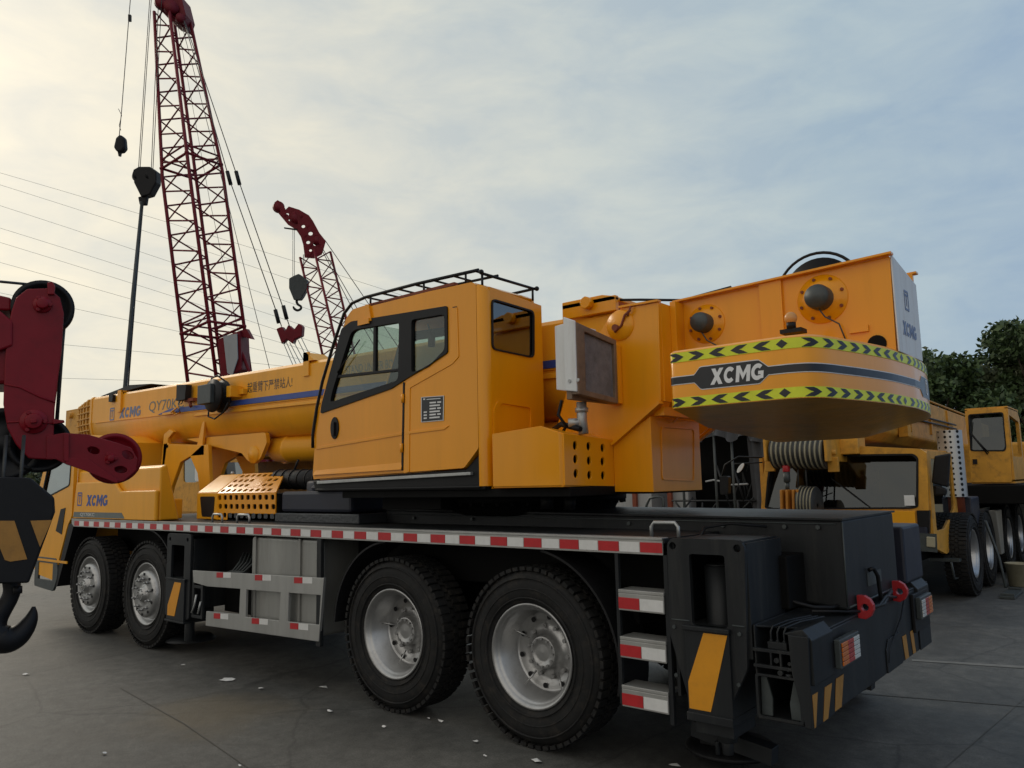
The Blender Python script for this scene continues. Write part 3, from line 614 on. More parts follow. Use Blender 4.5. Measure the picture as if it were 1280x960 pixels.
for (x,z) in ((1.015,.88),(1.40,.88),(1.015,.62),(1.38,.62)):
    MB().cyl((x,-.012,z),(x,-.022,z),.011,n=6).build('bolt',M['motor'],K)
MB().px([rr(rect(1.12,1.42,1.02,1.10),.01,2)],1.7365,1.7395).build('blank_plate',M['motor'],K)
# ================================================================ UPPER STRUCTURE
# slew ring and platform
b=MB(); b.lathe([(.001,1.66),(.74,1.66),(.76,1.64),(.76,1.60),(.80,1.59),(.80,1.55),(.74,1.54),(.70,1.47),(.62,1.44)],(-1.0,1.27,0),(0,0,1),48)
for i in range(40):
    a=2*math.pi*i/40; c=V((-1.0+.78*math.cos(a),1.27+.78*math.sin(a),1.55)); b.cyl(c,c-V((0,0,.03)),.018,n=6)
b.build('slew_ring',M['void'],K)
b=MB(); b.box(-2.3,.50,.72,1.42,1.605,1.655); b.box(-2.50,-.50,.14,.72,1.66,1.74); b.box(-2.2,.2,.16,.72,1.60,1.66)
b.box(-1.9,-1.2,.35,1.2,1.50,1.60); b.build('slew_platform',M['void'],K,bevel=.006)
b=MB()
for (x,y,z,r) in ((-.35,.62,1.57,.05),(-.2,.7,1.56,.045),(-1.9,.5,1.58,.06),(-2.1,.62,1.57,.05)): b.piece(); b.cyl((x,y,z-.07),(x,y,z+.04),r,n=12)
b.build('slew_motor',M['black'],K)
# ---------------- operator cab
CY=.10; DEP=.69
o2=xz([(392,599),(391,592),(396,519),(402,500),(432,399),(440,387),(455,382),(590,352.5),(600,354),(606,361),(607,560),(580,585)],CY)
fw=xz([(413.7,503),(417,488),(440,416),(446,412),(500,403),(499,470),(497,476)],CY)
rw=xz([(515.5,400),(556.5,393),(557,437),(536,459),(515.5,466)],CY)
ow=xz([(401.7,517),(403,506),(428,411),(440,402),(560,382.5),(560.5,441),(510,473),(490,486)],CY)
xr0=o2[-2][0]; o2=[(min(x,xr0-.07) if x>xr0-.12 and z>1.75 else x,z) for x,z in o2]
cabside=[rr(o2,[.01,.01,.02,.02,.03,.03,.03,.04,.03,.03,.02,.02],3)]
b=MB(); fwo=[(x,z) for x,z in ow]
b.py([cabside[0],rr(ow,[.02]*len(ow),3)],CY,CY+.04)
b.py([cabside[0],rr(ow,[.02]*len(ow),3)],CY+DEP-.03,CY+DEP)
z0=1.82; xr=xr0
def skin(a,c,th=.03):
    A=V((a[0],CY+.04,a[1]));Cc=V((c[0],CY+.04,c[1])); t=(Cc-A).normalized(); n=V((-t.z,0,t.x))*th
    b.extr([A,Cc,Cc+n,A+n],(0,DEP-.07,0))
pts=o2
for i in (5,6,7): skin(pts[i],pts[i+1],-.03 if True else 0)
rear=[ (CY+.07,1.66),(CY+DEP,1.66),(CY+DEP,3.10),(CY+.07,3.142)]
rwin=yz([(613,373),(666.5,389),(666.5,448),(613.5,437)],xr)
b.px([rear,rr(rwin,.05,4)],xr-.03,xr+.004)
b.px([rr(yz([(622,500),(665,506),(665,585),(616,585),(616,510)],xr),.03,3),rr(yz([(625,504),(662,510),(662,583),(619,583),(619,514)],xr),.03,3)],xr+.004,xr+.014)
b.box(xr-2.0,xr-.03,CY+.04,CY+DEP-.03,1.745,1.80)
oc=b.build('operator_cab',M['yellow'],K,bevel=.016,seg=3)
b=MB(); n=8; prev=None; cp=[]
for i in range(n+1):
    a=R(-90+90*i/n); x_=xr-.066+.07*math.cos(a); y_=CY+.07+.07*math.sin(a)
    zt=3.172-.03*i/n; k=b.add([(x_,y_,1.68),(x_,y_,zt-.03),(x_-.012*math.cos(a),y_-.012*math.sin(a),zt-.008),(xr-.09,CY+.09,zt+.002)])
    if prev is not None:
        b.face((prev,k,k+1,prev+1),True); b.face((prev+1,k+1,k+2,prev+2),True); b.face((prev+2,k+2,k+3,prev+3),True)
    prev=k
b.build('cab_corner_post',M['yellow'],oc,recalc=False)
oc['label']='yellow operator cab with black framed glass'
# raised pressings on side
b=MB(); q=lambda a,c:xz([(a,c)],CY)[0]
b.py([rr([q(505,592),q(507,480),q(562,446),q(566,384),q(572,384),q(574,446),q(566,455),q(513,485),q(512,590)],.01,2)],CY-.006,CY+.001)
b.py([[q(396,562),q(503,544),q(503,540.5),q(396,558.5)]],CY-.007,CY+.001); b.py([[q(508,543),q(556,537),q(562,532),q(556,533.5),q(508,539.5)]],CY-.007,CY+.001)
b.extr([V((q(393,594)[0],CY-.02,q(393,594)[1])),V((q(503,587)[0],CY-.02,q(503,587)[1])),V((q(503,578)[0],CY,q(503,578)[1])),V((q(394,588)[0],CY,q(394,588)[1]))],(0,.02,0))
b.build('cab_pressing',M['yellow'],oc,bevel=.004)
b=MB(); b.py([[q(504.6,478),q(506.4,478),q(504.2,588),q(502.4,588)]],CY-.008,CY+.002); b.py([[q(566,384),q(571,383),q(571.6,384),q(567,385)]],CY-.007,CY+.002); b.build('door_seam',M['black'],oc)
fr=[rr(ow,[.02]*len(ow),3),rr(fw,.03,3),rr(rw,.03,3)]
b=MB(); b.py(fr,CY-.012,CY+.03); b.py([fr[0],fr[1],fr[2]],CY+DEP-.028,CY+DEP+.012)
b.py([[q(421,472.5),q(500,463.5),q(500,460.5),q(422,469)]],CY-.004,CY+.025); b.py([[q(467,409),q(470,408.5),q(469.5,465),q(466.5,466)]],CY-.003,CY+.024)
b.build('window_frame',M['black'],oc,bevel=.004)
b=MB(); b.py([rr(fw,.03,3)],CY+.012,CY+.017); b.py([rr(rw,.03,3)],CY+.012,CY+.017); b.build('window',M['glass'],oc)
MB().py([rr(fw,.03,3)],CY+DEP-.015,CY+DEP-.01).build('window',M['glass'],oc)
MB().px([rr(rwin,.05,4),rr([(a*.94+.42*.06,c*.94+2.84*.06) for a,c in rwin],.04,4)],xr+.0,xr+.016).build('window_frame',M['black'],oc)
MB().px([rr(rwin,.05,4)],xr-.01,xr-.004).build('rear_window',M['tint'],oc)
# windscreen
A=V((o2[3][0],CY+.045,o2[3][1]));Bp=V((o2[4][0],CY+.045,o2[4][1])); MB().extr([A,Bp,Bp+V((0,DEP-.08,0)),A+V((0,DEP-.08,0))],(-.006,0,0)).build('windscreen',M['glass'],oc)
A=V((o2[1][0],CY+.04,o2[1][1]));Bp=V((o2[2][0],CY+.04,o2[2][1])); MB().extr([A,Bp,Bp+V((0,DEP-.07,0)),A+V((0,DEP-.07,0))],(.02,0,0)).build('front_panel',M['yellow'],oc)
MB().lathe([(.001,-.012),(.03,-.012),(.036,0)],(0,0,0),(0,1,0),20) if False else None
c=q(419,535); b=MB(); b.py([circ(c[0],c[1],.055,20,.095)],CY-.012,CY+.002); b.box(c[0]-.018,c[0]+.018,CY-.03,CY-.012,c[1]-.07,c[1]+.05); b.build('door_handle',M['black'],oc,bevel=.004)
b=MB(); pl=[q(527,496.5),q(555.5,494.5),q(555,525.5),q(527,528)]; b.py([pl],CY-.004,CY+.001); o=b.build('data_plate',M['black_t'],oc)
b=MB(); cx=sum(p[0] for p in pl)/4; cz=sum(p[1] for p in pl)/4; b.py([pl,[(cx+(x-cx)*.95,cz+(z-cz)*.955) for x,z in pl]],CY-.006,CY-.0045)
random.seed(3)
def bl(u,v,w,h=.045):
    def T(u,v):
        a=V(pl[3])*(1-u)+V(pl[2])*u; d=V(pl[0])*(1-u)+V(pl[1])*u; return tuple(a*(1-v)+d*v)
    b.py([[T(u,v),T(u+w,v),T(u+w,v+h),T(u,v+h)]],CY-.006,CY-.0045)
for r_ in range(6):
    v=.12+r_*.12; bl(.12,v,.14,.06) if r_<3 else None; bl(.38,v,.28 if r_%2 else .45,.06); bl(.72,v,.16,.06) if r_%2 else None
bl(.1,.88,.08,.06); bl(.25,.88,.6,.03); b.build('plate_text',M['whitepanel'],o)
# side bracket on roof edge, step rail, skirt
b=MB(); b.py([[q(456,404),q(466,401),q(463,381),q(459,381)]],CY-.02,CY+.0); b.box(q(452,0)[0],q(465,0)[0],CY-.03,CY-.021,q(456,405)[1]-.01,q(456,405)[1]+.035); b.build('lamp_bracket',M['yellow'],oc)
b=MB(); sk=xz([(392,601),(583,586),(607,560),(607.5,612),(395,614)],CY+.03); b.py([sk],CY+.02,CY+.30); b.box(-2.50,-.55,CY-.0,CY+.12,1.665,1.685); b.build('cab_skirt',M['black'],K,bevel=.01)
b=MB(); a,c=q(397,600),q(589,588.5); b.extr([(a[0],CY-.01,a[1]-.035),(c[0],CY-.01,c[1]-.03),(c[0],CY-.01,c[1]-.008),(a[0],CY-.01,a[1]-.008)],(0,.05,0)); b.build('sill_rail',M['galv'],K,bevel=.003)
for (x,y_) in ((506,498),(504.5,560)):
    a=q(x,y_); MB().cyl((a[0]-.01,CY-.014,a[1]-.035),(a[0]-.01,CY-.014,a[1]+.035),.012,n=10).build('door_hinge',M['yellow'],oc)
b=MB(); a=q(424,466);c=q(452,425); b.tube([(a[0],CY-.02,a[1]),(c[0],CY-.02,c[1])],.006,5); b.build('wiper',M['black'],oc)
b=MB(); a=q(519,402);c=q(534,400); b.tube([(a[0]+.08,CY+.06,a[1]-.02),(a[0]+.08,CY+.10,a[1]-.12)],.008,5); b.box(a[0]+.06,a[0]+.10,CY+.08,CY+.12,a[1]-.2,a[1]-.1); b.build('cab_radio',M['black'],oc)
# interior
b=MB(); b.box(-1.75,-1.30,.26,.66,1.95,2.12); b.extr([(-1.35,.27,2.1),(-1.22,.27,2.1),(-1.05,.27,2.72),(-1.15,.27,2.74)],(0,.38,0)); b.extr([(-1.14,.34,2.74),(-1.06,.34,2.74),(-1.03,.34,2.92),(-1.11,.34,2.93)],(0,.24,0)); b.box(-1.6,-1.4,.35,.55,1.8,1.95); b.build('operator_seat',M['seat'],oc,bevel=.03,seg=3)
b=MB(); b.box(-2.40,-2.15,.25,.70,1.8,2.25); b.box(-1.85,-1.35,.17,.24,2.1,2.2); b.tube([(-1.75,.2,2.2),(-1.76,.2,2.34)],.015,8);b.tube([(-1.75,.68,2.2),(-1.76,.68,2.38)],.015,8); b.build('control_console',M['black'],oc,bevel=.02)
# roof guard rails
T=lambda px,py,y: tuple(on(px,py,'y',y))
b=MB()
r0=[T(391,560,.09),T(391,543,.09),T(396,510,.09),T(403,477,.09),T(417,430,.09),T(430,392,.09),T(440,379,.10),T(457,371.5,.12),T(520,355,.12),T(598,337.5,.12)]
b.tube(r0,.014,8)
z_=r0[-1][2]; 
in_=[V(p)+V((0,.22,0)) for p in r0[7:]]
b.tube(in_,.011,8)
for t in (.0,.16,.32,.48,.64,.8,.97):
    i=V(r0[7])*(1-t)+V(r0[-1])*t; b.tube([i,i+V((0,.22,0))],.009,6)
for t in (.05,.55,.9): i=V(r0[7])*(1-t)+V(r0[-1])*t; b.tube([i,i-V((0,0,.085))],.009,6)
e0=V(T(594,342,.12)); xx=-.53
b.tube([(xx,.13,3.245),(xx,.76,3.24)],.012,8); b.tube([(xx-.6,.76,3.24),(xx+.01,.76,3.24)],.012,8)
for y in (.14,.74): b.tube([(xx,y,3.24),(xx,y,3.14)],.01,6)
b.ball((xx+.01,.12,3.25),.02,6); b.ball((xx+.02,.77,3.24),.02,6)
b.build('roof_guard',M['black'],K)
b=MB(); a=V(T(463,382,.12));c=V(T(570,355,.12)); b.obox((a+c)/2+V((0,0,.0)),(c-a)/2,V((0,.02,0)),V((0,0,.012))); b.build('rain_gutter',M['rust'],oc)
# ---------------- deck box beside cab (round ventilation holes)
b=MB(); hol=[circ(.08+.03+.19*i+.1,1.77+.115*j,.024,12,.03) for i in range(3) for j in range(3)]
hol=[circ(a,c,.026,12,.03) for a,c in yz([(719,557),(736,558),(753.5,560),(719.5,574),(736.5,576),(753.5,577),(720,592),(737,594),(754,594.5)],.2)]
side=[(-.415,1.675),(.17,1.675),(.17,2.02),(.02,2.075),(-.415,2.045)]
b.extr([(x,.09,z) for x,z in side],(0,.008,0)); b.px([[(.105,1.675),(.70,1.66),(.70,1.99),(.105,2.015)]]+hol,.185,.2)
b.extr([(-.415,.098,2.045),(.02,.098,2.075),(.185,.11,2.02),(.185,.70,1.99),(.02,.70,2.05),(-.415,.70,2.03)],(0,0,-.01))
b.extr([(.17,.09,1.675),(.2,.12,1.675),(.2,.12,2.01),(.17,.09,2.02)],(-.01,.004,0))
b.box(-.415,.19,.1,.7,1.665,1.675); b.box(-.415,-.41,.1,.7,1.67,2.03)
b.build('hydraulic_box',M['yellow'],K,bevel=.012,seg=3)
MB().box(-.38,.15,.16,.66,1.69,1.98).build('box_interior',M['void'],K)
# rear engine box
b=MB(); b.extr([(.2,.7,1.62),(.512,.7,1.616),(.512,.7,2.137),(.2,.7,1.97)],(0,.73,0))
xp=.512; b.px([rr(yz([(826,533),(868,536),(868,602),(827,600)],xp),.03,3),rr(yz([(827.4,534.6),(866.6,537.6),(866.6,600.4),(828.4,598.4)],xp),.03,3)],xp+.0005,xp+.007)
b.build('engine_box',M['yellow'],K,bevel=.012,seg=3)
# ---------------- tower side plates
tpF=[(-.48,1.67),(.199,1.67),(.199,1.975),(.60,2.235),(.615,2.93),(.50,2.925),(.33,2.935),(.22,2.90),(.14,2.80),(-.10,2.62),(-.30,2.1)]
tpR=[(.52,2.10),(.90,2.40),(2.042,2.385),(2.051,3.020),(.62,2.965),(.60,2.2)]
for near in (True,False):
    G=(lambda y:y) if near else (lambda y:2.54-y); s=-1 if near else 1
    def yy(a,c): return tuple(sorted((G(a),G(c))))
    b=MB(); b.py([rr(tpF,.01,2)],*yy(.70,.73)); b.py([rr(tpR,.01,2)],*yy(.98,1.01)); b.box(.590,.615,*yy(.731,1.0),2.235,2.93)
    b.box(.616,.66,*yy(.86,.979),2.25,2.955); b.box(1.235,1.385,*yy(.955,.979),2.44,3.0)
    b.extr([(.20,G(.66),1.965),(.60,G(.66),2.235),(.61,G(.66),2.215),(.21,G(.66),1.945)],(0,(.06)*-s,0))
    b.extr([(.60,G(.93),2.965),(2.07,G(.93),3.022),(2.07,G(.93),3.036),(.60,G(.93),2.979)],(0,.06*-s,0))
    b.extr([(.30,G(.68),2.935),(.62,G(.68),2.93),(.62,G(.68),2.945),(.30,G(.68),2.95)],(0,.05*-s,0))
    o=b.build('tower_plate',M['yellow'],K,bevel=.005)
    ye=G(.98)
    for (cx,cz,r) in ((.832,2.781,.14),(1.636,2.822,.160)):
        b=MB(); prof=[(.0001,.028),(r*.62,.028),(r*.66,.02),(r*.78,.02),(r*.80,.012),(r*.97,.012),(r,.0)]
        b.lathe(prof,(cx,ye,cz),(0,s,0),36); fl=b.build('winch_flange',M['yellow'],o)
        b=MB()
        for i in range(8):
            a=2*math.pi*i/8+.3; c=V((cx+math.cos(a)*r*.84,ye+s*.012,cz+math.sin(a)*r*.84)); b.piece(); b.cyl(c,c+V((0,s*.012,0)),.011,n=6)
        b.build('flange_bolt',M['rust'],fl)
        q_=r*.50; b=MB(); b.lathe([(q_,.02),(q_,.10),(q_*.93,.115),(q_*.90,.125),(.0001,.13)],(cx,ye,cz),(0,s,0),20)
        b.tube([(cx,ye+s*.09,cz-q_*.9),(cx+.03,ye+s*.07,cz-.13),(cx+.10,ye+s*.03,cz-.18),(cx+.13,ye+s*.02,cz-.29)],.005,5)
        b.build('winch_motor',M['motor'],fl)
    ye=G(.70)
    b=MB(); b.lathe([(.0001,.03),(.05,.03),(.06,.02),(.105,.02),(.115,.0)],(.30,ye,2.81),(0,s,0),28); b.build('pivot_pin',M['yellow'],o)
    b=MB(); b.tube([(.27,ye+s*.035,2.76),(.33,ye+s*.035,2.80),(.36,ye+s*.035,2.87),(.41,ye+s*.035,2.90)],.010,6); b.cyl((.28,ye+s*.03,2.79),(.28,ye+s*.05,2.79),.025,n=10); b.tube([(.41,ye+s*.03,2.93),(.38,ye+s*.03,2.86)],.008,6); b.build('pin_retainer',M['rust'],o)
    b=MB(); b.box(1.79,1.90,*yy(.96,.979),2.575,2.615); b.build('lug',M['yellow'],o)
    b=MB(); b.cyl((1.94,G(.972),2.49),(1.94,G(.979),2.49),.055,n=18); b.build('drain_hole',M['void'],o)
b=MB(); b.extr([(2.052,.98,2.43),(2.052,1.56,2.43),(2.052,1.56,2.945),(2.052,.98,3.03)],(.010,0,0)); o=b.build('tower_rear_plate',M['whitepanel'],K,bevel=.004,label='rear plate painted pale for its whitish reflection')  # whitish reflection on the rear face painted in as a white base colour
emblem((2.0635,1.20,2.72),(0,1,0),(0,0,1),.13,M['faded'],o); block_letters((2.0635,1.10,2.55),(0,1,0),(0,0,1),.34,.09,M['faded'],o)
b=MB(); b.box(.62,2.04,1.011,1.529,2.42,2.44); b.box(.52,.6,.74,1.50,2.14,2.20); b.build('tower_floor',M['yellow'],K)
# winches between plates
for (cx,cz,r) in ((1.60,2.88,.235),(.95,2.75,.19)):
    b=MB(); b.lathe([(.02,.0),(r,.0),(r,.03),(r*.72,.04),(r*.72,.40),(r,.41),(r,.44),(.02,.44)],(cx,1.05,cz),(0,1,0),40)
    o=b.build('winch_drum',M['black'],K)
    b=MB()
    for i in range(12):
        b.lathe([(r*.86+.012*math.cos(t),.06+.027*i+.012*math.sin(t)) for t in [R(-90+30*j) for j in range(7)]],(cx,1.05,cz),(0,1,0),32)
    b.build('winch_rope',M['rope'],o)
for y in (1.02,1.5):
    b=MB(); b.tube([(1.60+.27*math.cos(R(a)),y,2.87+.27*math.sin(R(a))) for a in range(25,165,9)],.010,6); b.build('winch_guard',M['black'],K)
b=MB(); b.tube([(.0,.95,3.09),(.3,1.0,3.05),(.62,1.05,3.0),(1.0,1.05,3.03)],.010,6); b.build('hydraulic_hose',M['black'],K)
# ---------------- radiator / oil cooler
b=MB(); ry=.13; pa=xz([(704,403),(722.5,403),(719.5,493.5),(704,495)],ry); pb=xz([(693.5,413),(704,411),(704,490),(693.5,490)],ry+.05)
x1=.30
b.py([[(pa[0][0],2.30),(.298,2.285),(.30,2.76),(pa[0][0],2.80)]],ry,ry+.012); b.py([[(pa[0][0]-.11,2.32),(pa[0][0]-.003,2.30),(pa[0][0]-.003,2.77),(pa[0][0]-.11,2.76)]],ry+.05,ry+.40)
o=b.build('oil_cooler',M['whitepanel'],K,bevel=.005)
b=MB(); b.px([[(ry+.0125,2.27),(.62,2.235),(.63,2.69),(ry+.0125,2.752)],[(.23,2.30),(.59,2.275),(.60,2.655),(.235,2.70)]],.25,.305); b.box(pa[0][0],.2495,ry+.0125,.62,2.24,2.72); b.build('cooler_frame',M['brownfin'],o,bevel=.004)
b=MB()
for i in range(26):
    y=.236+i*.014; b.box(.252,.285,y,y+.005,2.27,2.69)
b.build('cooling_fins',M['fin'],o)
b=MB()
for (z) in (2.33,2.33): pass
for i,x in enumerate((pa[0][0]+.04,pa[0][0]+.11)): b.cyl((x,ry-.008,2.36),(x,ry,2.36),.012,n=10)
b.build('cooler_bolt',M['galv'],o)
b=MB(); b.tube([(.18,.35,2.24),(.18,.35,2.12),(.19,.35,2.02)],.035,12); b.cyl((.18,.35,2.17),(.18,.35,2.20),.045,n=10); b.cyl((.1,.3,2.10),(.18,.35,2.10),.03,n=10); b.build('cooler_pipe',M['galv'],o)
b=MB(); b.tube([(.05,.3,2.26),(.03,.28,2.16),(.08,.3,2.08),(.02,.35,2.05)],.012,6);b.tube([(-.1,.4,2.07),(.0,.35,2.1),(.2,.3,2.05)],.02,6); b.build('cooler_hose',M['black'],o)
b=MB(); b.box(.20,.30,.64,.695,2.24,2.66); b.build('cooler_mount',M['yellow'],K,bevel=.004)
# ---------------- counterweight
half=[(1.045,0),(1.74,0),(1.83,.035),(1.89,.13),(1.935,.30),(1.985,.52),(2.04,.85),(2.065,1.27)]
def smooth(pts,n=4):
    out=[]
    for i in range(len(pts)-1):
        p0=V(pts[max(i-1,0)]);p1=V(pts[i]);p2=V(pts[i+1]);p3=V(pts[min(i+2,len(pts)-1)])
        for j in range(n):
            t=j/n; out.append(tuple(.5*((2*p1)+(p2-p0)*t+(2*p0-5*p1+4*p2-p3)*t*t+(3*p1-p0-3*p2+p3)*t**3)))
    out.append(pts[-1]); return out
arc=smooth(half[1:],5); full=[half[0]]+arc; full=full+[(x,2.54-y) for x,y in reversed(full[:-1])]
near_c=rr([(1.045,.30),(1.045,0),(1.5,0)],[0,.05,0],4)[1:-1]; far_c=[(x,2.54-y) for x,y in reversed(near_c)]
ring=near_c+full[1:-1]+far_c
CZ0,CZ1=2.105,2.43
b=MB(); n=len(ring)
def ringv(z,sc=1,cx=1.5,cy=1.27,): return b.add([(cx+(x-cx)*sc,cy+(y-cy)*sc,z) for x,y in ring])
k0=ringv(CZ0);k1=ringv(CZ1)
for i in range(n): j=(i+1)%n; b.face((k0+i,k0+j,k1+j,k1+i),i not in (n-1,))
kt=ringv(CZ1+.012,.985); 
for i in range(n): j=(i+1)%n; b.face((k1+i,k1+j,kt+j,kt+i))
b.face([kt+i for i in range(n)])
b.mat(1); kb=ringv(CZ0); kc=b.add([(.78+(x-1.045)*.85,1.0+y*.51,2.055-.028*y) for x,y in ring])
for i in range(n): j=(i+1)%n; b.face((kb+i,kb+j,kc+j,kc+i))
b.face([kc+i for i in range(n)])
cw=b.build('counterweight',[M['yellow'],M['under']],K)
# arclength helper for the film wrapped round the counterweight
path=near_c+full[1:-1]+far_c
acc=[0]
for i in range(1,len(path)): acc.append(acc[-1]+(V(path[i])-V(path[i-1])).length)
def wrap(s,z,off):
    i=0
    while i<len(acc)-2 and acc[i+1]<s: i+=1
    t=(s-acc[i])/(acc[i+1]-acc[i]); p0=V(path[i]);p1=V(path[i+1]); p=p0.lerp(p1,t); 
    a0=V(path[max(i-1,0)]);a3=V(path[min(i+2,len(path)-1)]); tan=((p1-a0)*(1-t)+(a3-p0)*t).normalized(); nn=V((tan.y,-tan.x))
    p=p+nn*off; return (p.x,p.y,z)
S1=acc[-1]
def band(mb,s0,s1,zf0,zf1,off,ds=.03):
    k=max(1,int((s1-s0)/ds)); 
    ids=[]
    for i in range(k+1):
        s=s0+(s1-s0)*i/k; ids.append(mb.add([wrap(s,zf0(s) if callable(zf0) else zf0,off),wrap(s,zf1(s) if callable(zf1) else zf1,off)]))
    for i in range(k): mb.face((ids[i],ids[i+1],ids[i+1]+1,ids[i]+1),True)
sx=lambda x: acc[len(near_c)]+(x-path[len(near_c)][0]) if False else (x-1.045)-.013
lt=MB();bk=MB()
for (z0,z1) in ((CZ0+.004,CZ0+.06),(CZ1-.06,CZ1-.004)):
    band(lt,0,S1,z0,z1,.002)
    zc=(z0+z1)/2;h=(z1-z0)/2*.86; s=.035;i=0
    pat=['>','>','<','<','<','d','>','>','>']
    while s<S1-.1:
        c=pat[i%9]; L_=.10; k=6; bk.piece()
        cols=[]
        for j in range(k+1):
            u=j/k
            if c=='d': hh=h*(1-abs(2*u-1)); cols.append((s+u*L_*.62,zc-hh,zc+hh,None))
            else:
                uu=u if c=='>' else 1-u
                # arrow body: from tail notch to tip
                top=h*min(1,(1-uu)/.45) ; inn=h*max(0,1-uu/.42)
                cols.append((s+u*L_,top,inn,1))
        for j in range(k):
            a=cols[j];d=cols[j+1]
            if c=='d':
                q_=bk.add([wrap(a[0],a[1],.0035),wrap(d[0],d[1],.0035),wrap(d[0],d[2],.0035),wrap(a[0],a[2],.0035)]); bk.face((q_,q_+1,q_+2,q_+3))
            else:
                for sg in (1,-1):
                    q_=bk.add([wrap(a[0],zc+sg*a[2],.0035),wrap(d[0],zc+sg*d[2],.0035),wrap(d[0],zc+sg*d[1],.0035),wrap(a[0],zc+sg*a[1],.0035)]); bk.face((q_,q_+1,q_+2,q_+3))
        s+=.128; i+=1
lt.build('warning_tape',M['lime'],cw,recalc=False); bk.build('tape_arrow',M['black_t'],cw,recalc=False)
wb=MB();bb=MB()
sA,sB,sC,sD=.195,.232,.575,.625
zc=2.264
def zlo(s):
    if s<sA or s>sD: return zc-.020
    if s<sB: return zc-.02-.042*(s-sA)/(sB-sA)
    if s>sC: return zc-.02-.042*(sD-s)/(sD-sC)
    return zc-.062
def zhi(s):
    return 2*zc-zlo(s)
sE=[2.03,2.09,2.45,2.51]
mid=S1/2
e0,e1,e2,e3=mid+.17,mid+.24,mid+.62,mid+.69
def lo2(s):
    if s<e0 or s>e3: return zc-.02
    if s<e1: return zc-.02-.045*(s-e0)/(e1-e0)
    if s>e2: return zc-.02-.045*(e3-s)/(e3-e2)
    return zc-.065
f0=lambda s:min(zlo(s),lo2(s)); f1=lambda s:2*zc-f0(s)
band(wb,0,S1,lambda s:f0(s)-.005,lambda s:f1(s)+.005,.002,.012); band(bb,0,S1,f0,f1,.0035,.012)
wb.build('white_edge_film',M['whitepanel'],cw,recalc=False); bb.build('black_band',M['black_t'],cw,recalc=False)
block_letters((1.306,-.0055,2.219),(1,0,0),(0,0,1),.315,.090,M['white'],cw)
p=V(wrap(e1+.13,2.22,.005));p2=V(wrap(e1+.23,2.22,.005)); emblem(p,(p2-p).normalized(),(0,0,1),.10,M['white'],cw)
b=MB(); b.ball((1.555,.62,2.655),.038,10,(1,1,1.05)); bl_=b.build('beacon',M['amber'],K); b=MB(); b.cyl((1.555,.62,2.59),(1.555,.62,2.63),.028,n=14); b.box(1.49,1.62,.60,.70,2.565,2.59); b.build('beacon_base',M['black'],bl_)
# ---------------- main boom
def bz(x): return .016*(-3.5-x)
prof=[(.95,2.66),(.95,3.02),(.975,3.055),(1.565,3.055),(1.59,3.02),(1.59,2.66),(1.57,2.52),(1.52,2.40),(1.42,2.29),(1.27,2.25),(1.12,2.29),(1.02,2.40),(.97,2.52)]
def loft(mb,x0,x1,prof,sc=1,cz=2.7):
    n=len(prof)
    P0=[(x0,1.27+(y-1.27)*sc,cz+(z-cz)*sc+bz(x0)) for y,z in prof]; P1=[(x1,1.27+(y-1.27)*sc,cz+(z-cz)*sc+bz(x1)) for y,z in prof]
    k=mb.add(P0);mb.add(P1)
    for i in range(n): j=(i+1)%n; mb.face((k+i,k+j,k+n+j,k+n+i),i>=5)
    mb.face([k+i for i in range(n)]); mb.face([k+n+i for i in reversed(range(n))])
b=MB(); loft(b,-9.45,.25,prof)
loft(b,-9.52,-9.449,prof,1.03)
# rib line along the side and end plates
for (y0,y1) in ((.938,.951),(1.589,1.602)):
    b.extr([(-9.3,y0,2.645+bz(-9.3)),(.1,y0,2.645+bz(.1)),(.1,y0,2.655+bz(.1)),(-9.3,y0,2.655+bz(-9.3))],(0,y1-y0,0))
    b.extr([(-6.3,y0,2.585+bz(-6.3)),(.1,y0,2.575+bz(.1)),(.1,y0,2.62+bz(.1)),(-6.2,y0,2.62+bz(-6.2))],(0,y1-y0,0))
bm_=b.build('main_boom',M['yellow2'],K,bevel=.006)
for i,(x0,x1,sc) in enumerate(((-9.72,-9.53,.97),(-9.90,-9.73,.90),(-10.06,-9.91,.83),(-10.2,-10.07,.77))):
    b=MB(); loft(b,x0+.06,x1,prof,sc-.06); loft(b,x0,x0+.05,prof,sc)
    for t in range(7):
        z=2.45+t*.095; 
        y0=1.27-.32*sc-.012; b.box(x0,x1,y0,y0+.02,z,z+.018)
    b.build('boom_section_collar',M['yellow_old'],K,bevel=.003)
b=MB(); b.box(-10.75,-10.2,1.05,1.12,2.35,3.05);b.box(-10.75,-10.2,1.42,1.49,2.35,3.05); b.cyl((-10.5,1.0,2.95),(-10.5,1.54,2.95),.05,n=12)
for y in (1.16,1.24,1.32,1.38): b.cyl((-10.5,y-.015,2.6),(-10.5,y+.015,2.6),.2,n=24)
b.build('boom_head',M['yellow_old'],K,bevel=.004)
b=MB(); b.extr([(-7.25,.936,2.662+bz(-7.25)),(-.2,.936,2.662+bz(-.2)),(-.2,.936,2.725+bz(-.2)),(-6.9,.936,2.725+bz(-6.9))],(0,.013,0)); b.build('blue_stripe',M['faded'] if False else M['blue_l'],bm_)
yb=.9475
def bt(txt,px0,py0,px1,hgt,mat,bold,sh=0):
    a=on(px0,py0,'y',yb); c=on(px1,py0,'y',yb); W_=c.x-a.x
    return lettering(txt,(a.x,yb,a.z),(1,0,-.016),(0,0,1),W_,hgt,mat,bm_,bold=bold,shear=sh)
a=on(149,523,'y',yb)
a=on(149,523,'y',yb); block_letters((a.x,yb,a.z),(1,0,-.016),(0,0,1),on(176,520,'y',yb).x-a.x,.15,M['faded'],bm_); bt('QY70KC',185.5,517,229,.165,M['grey_l'],0,.12)
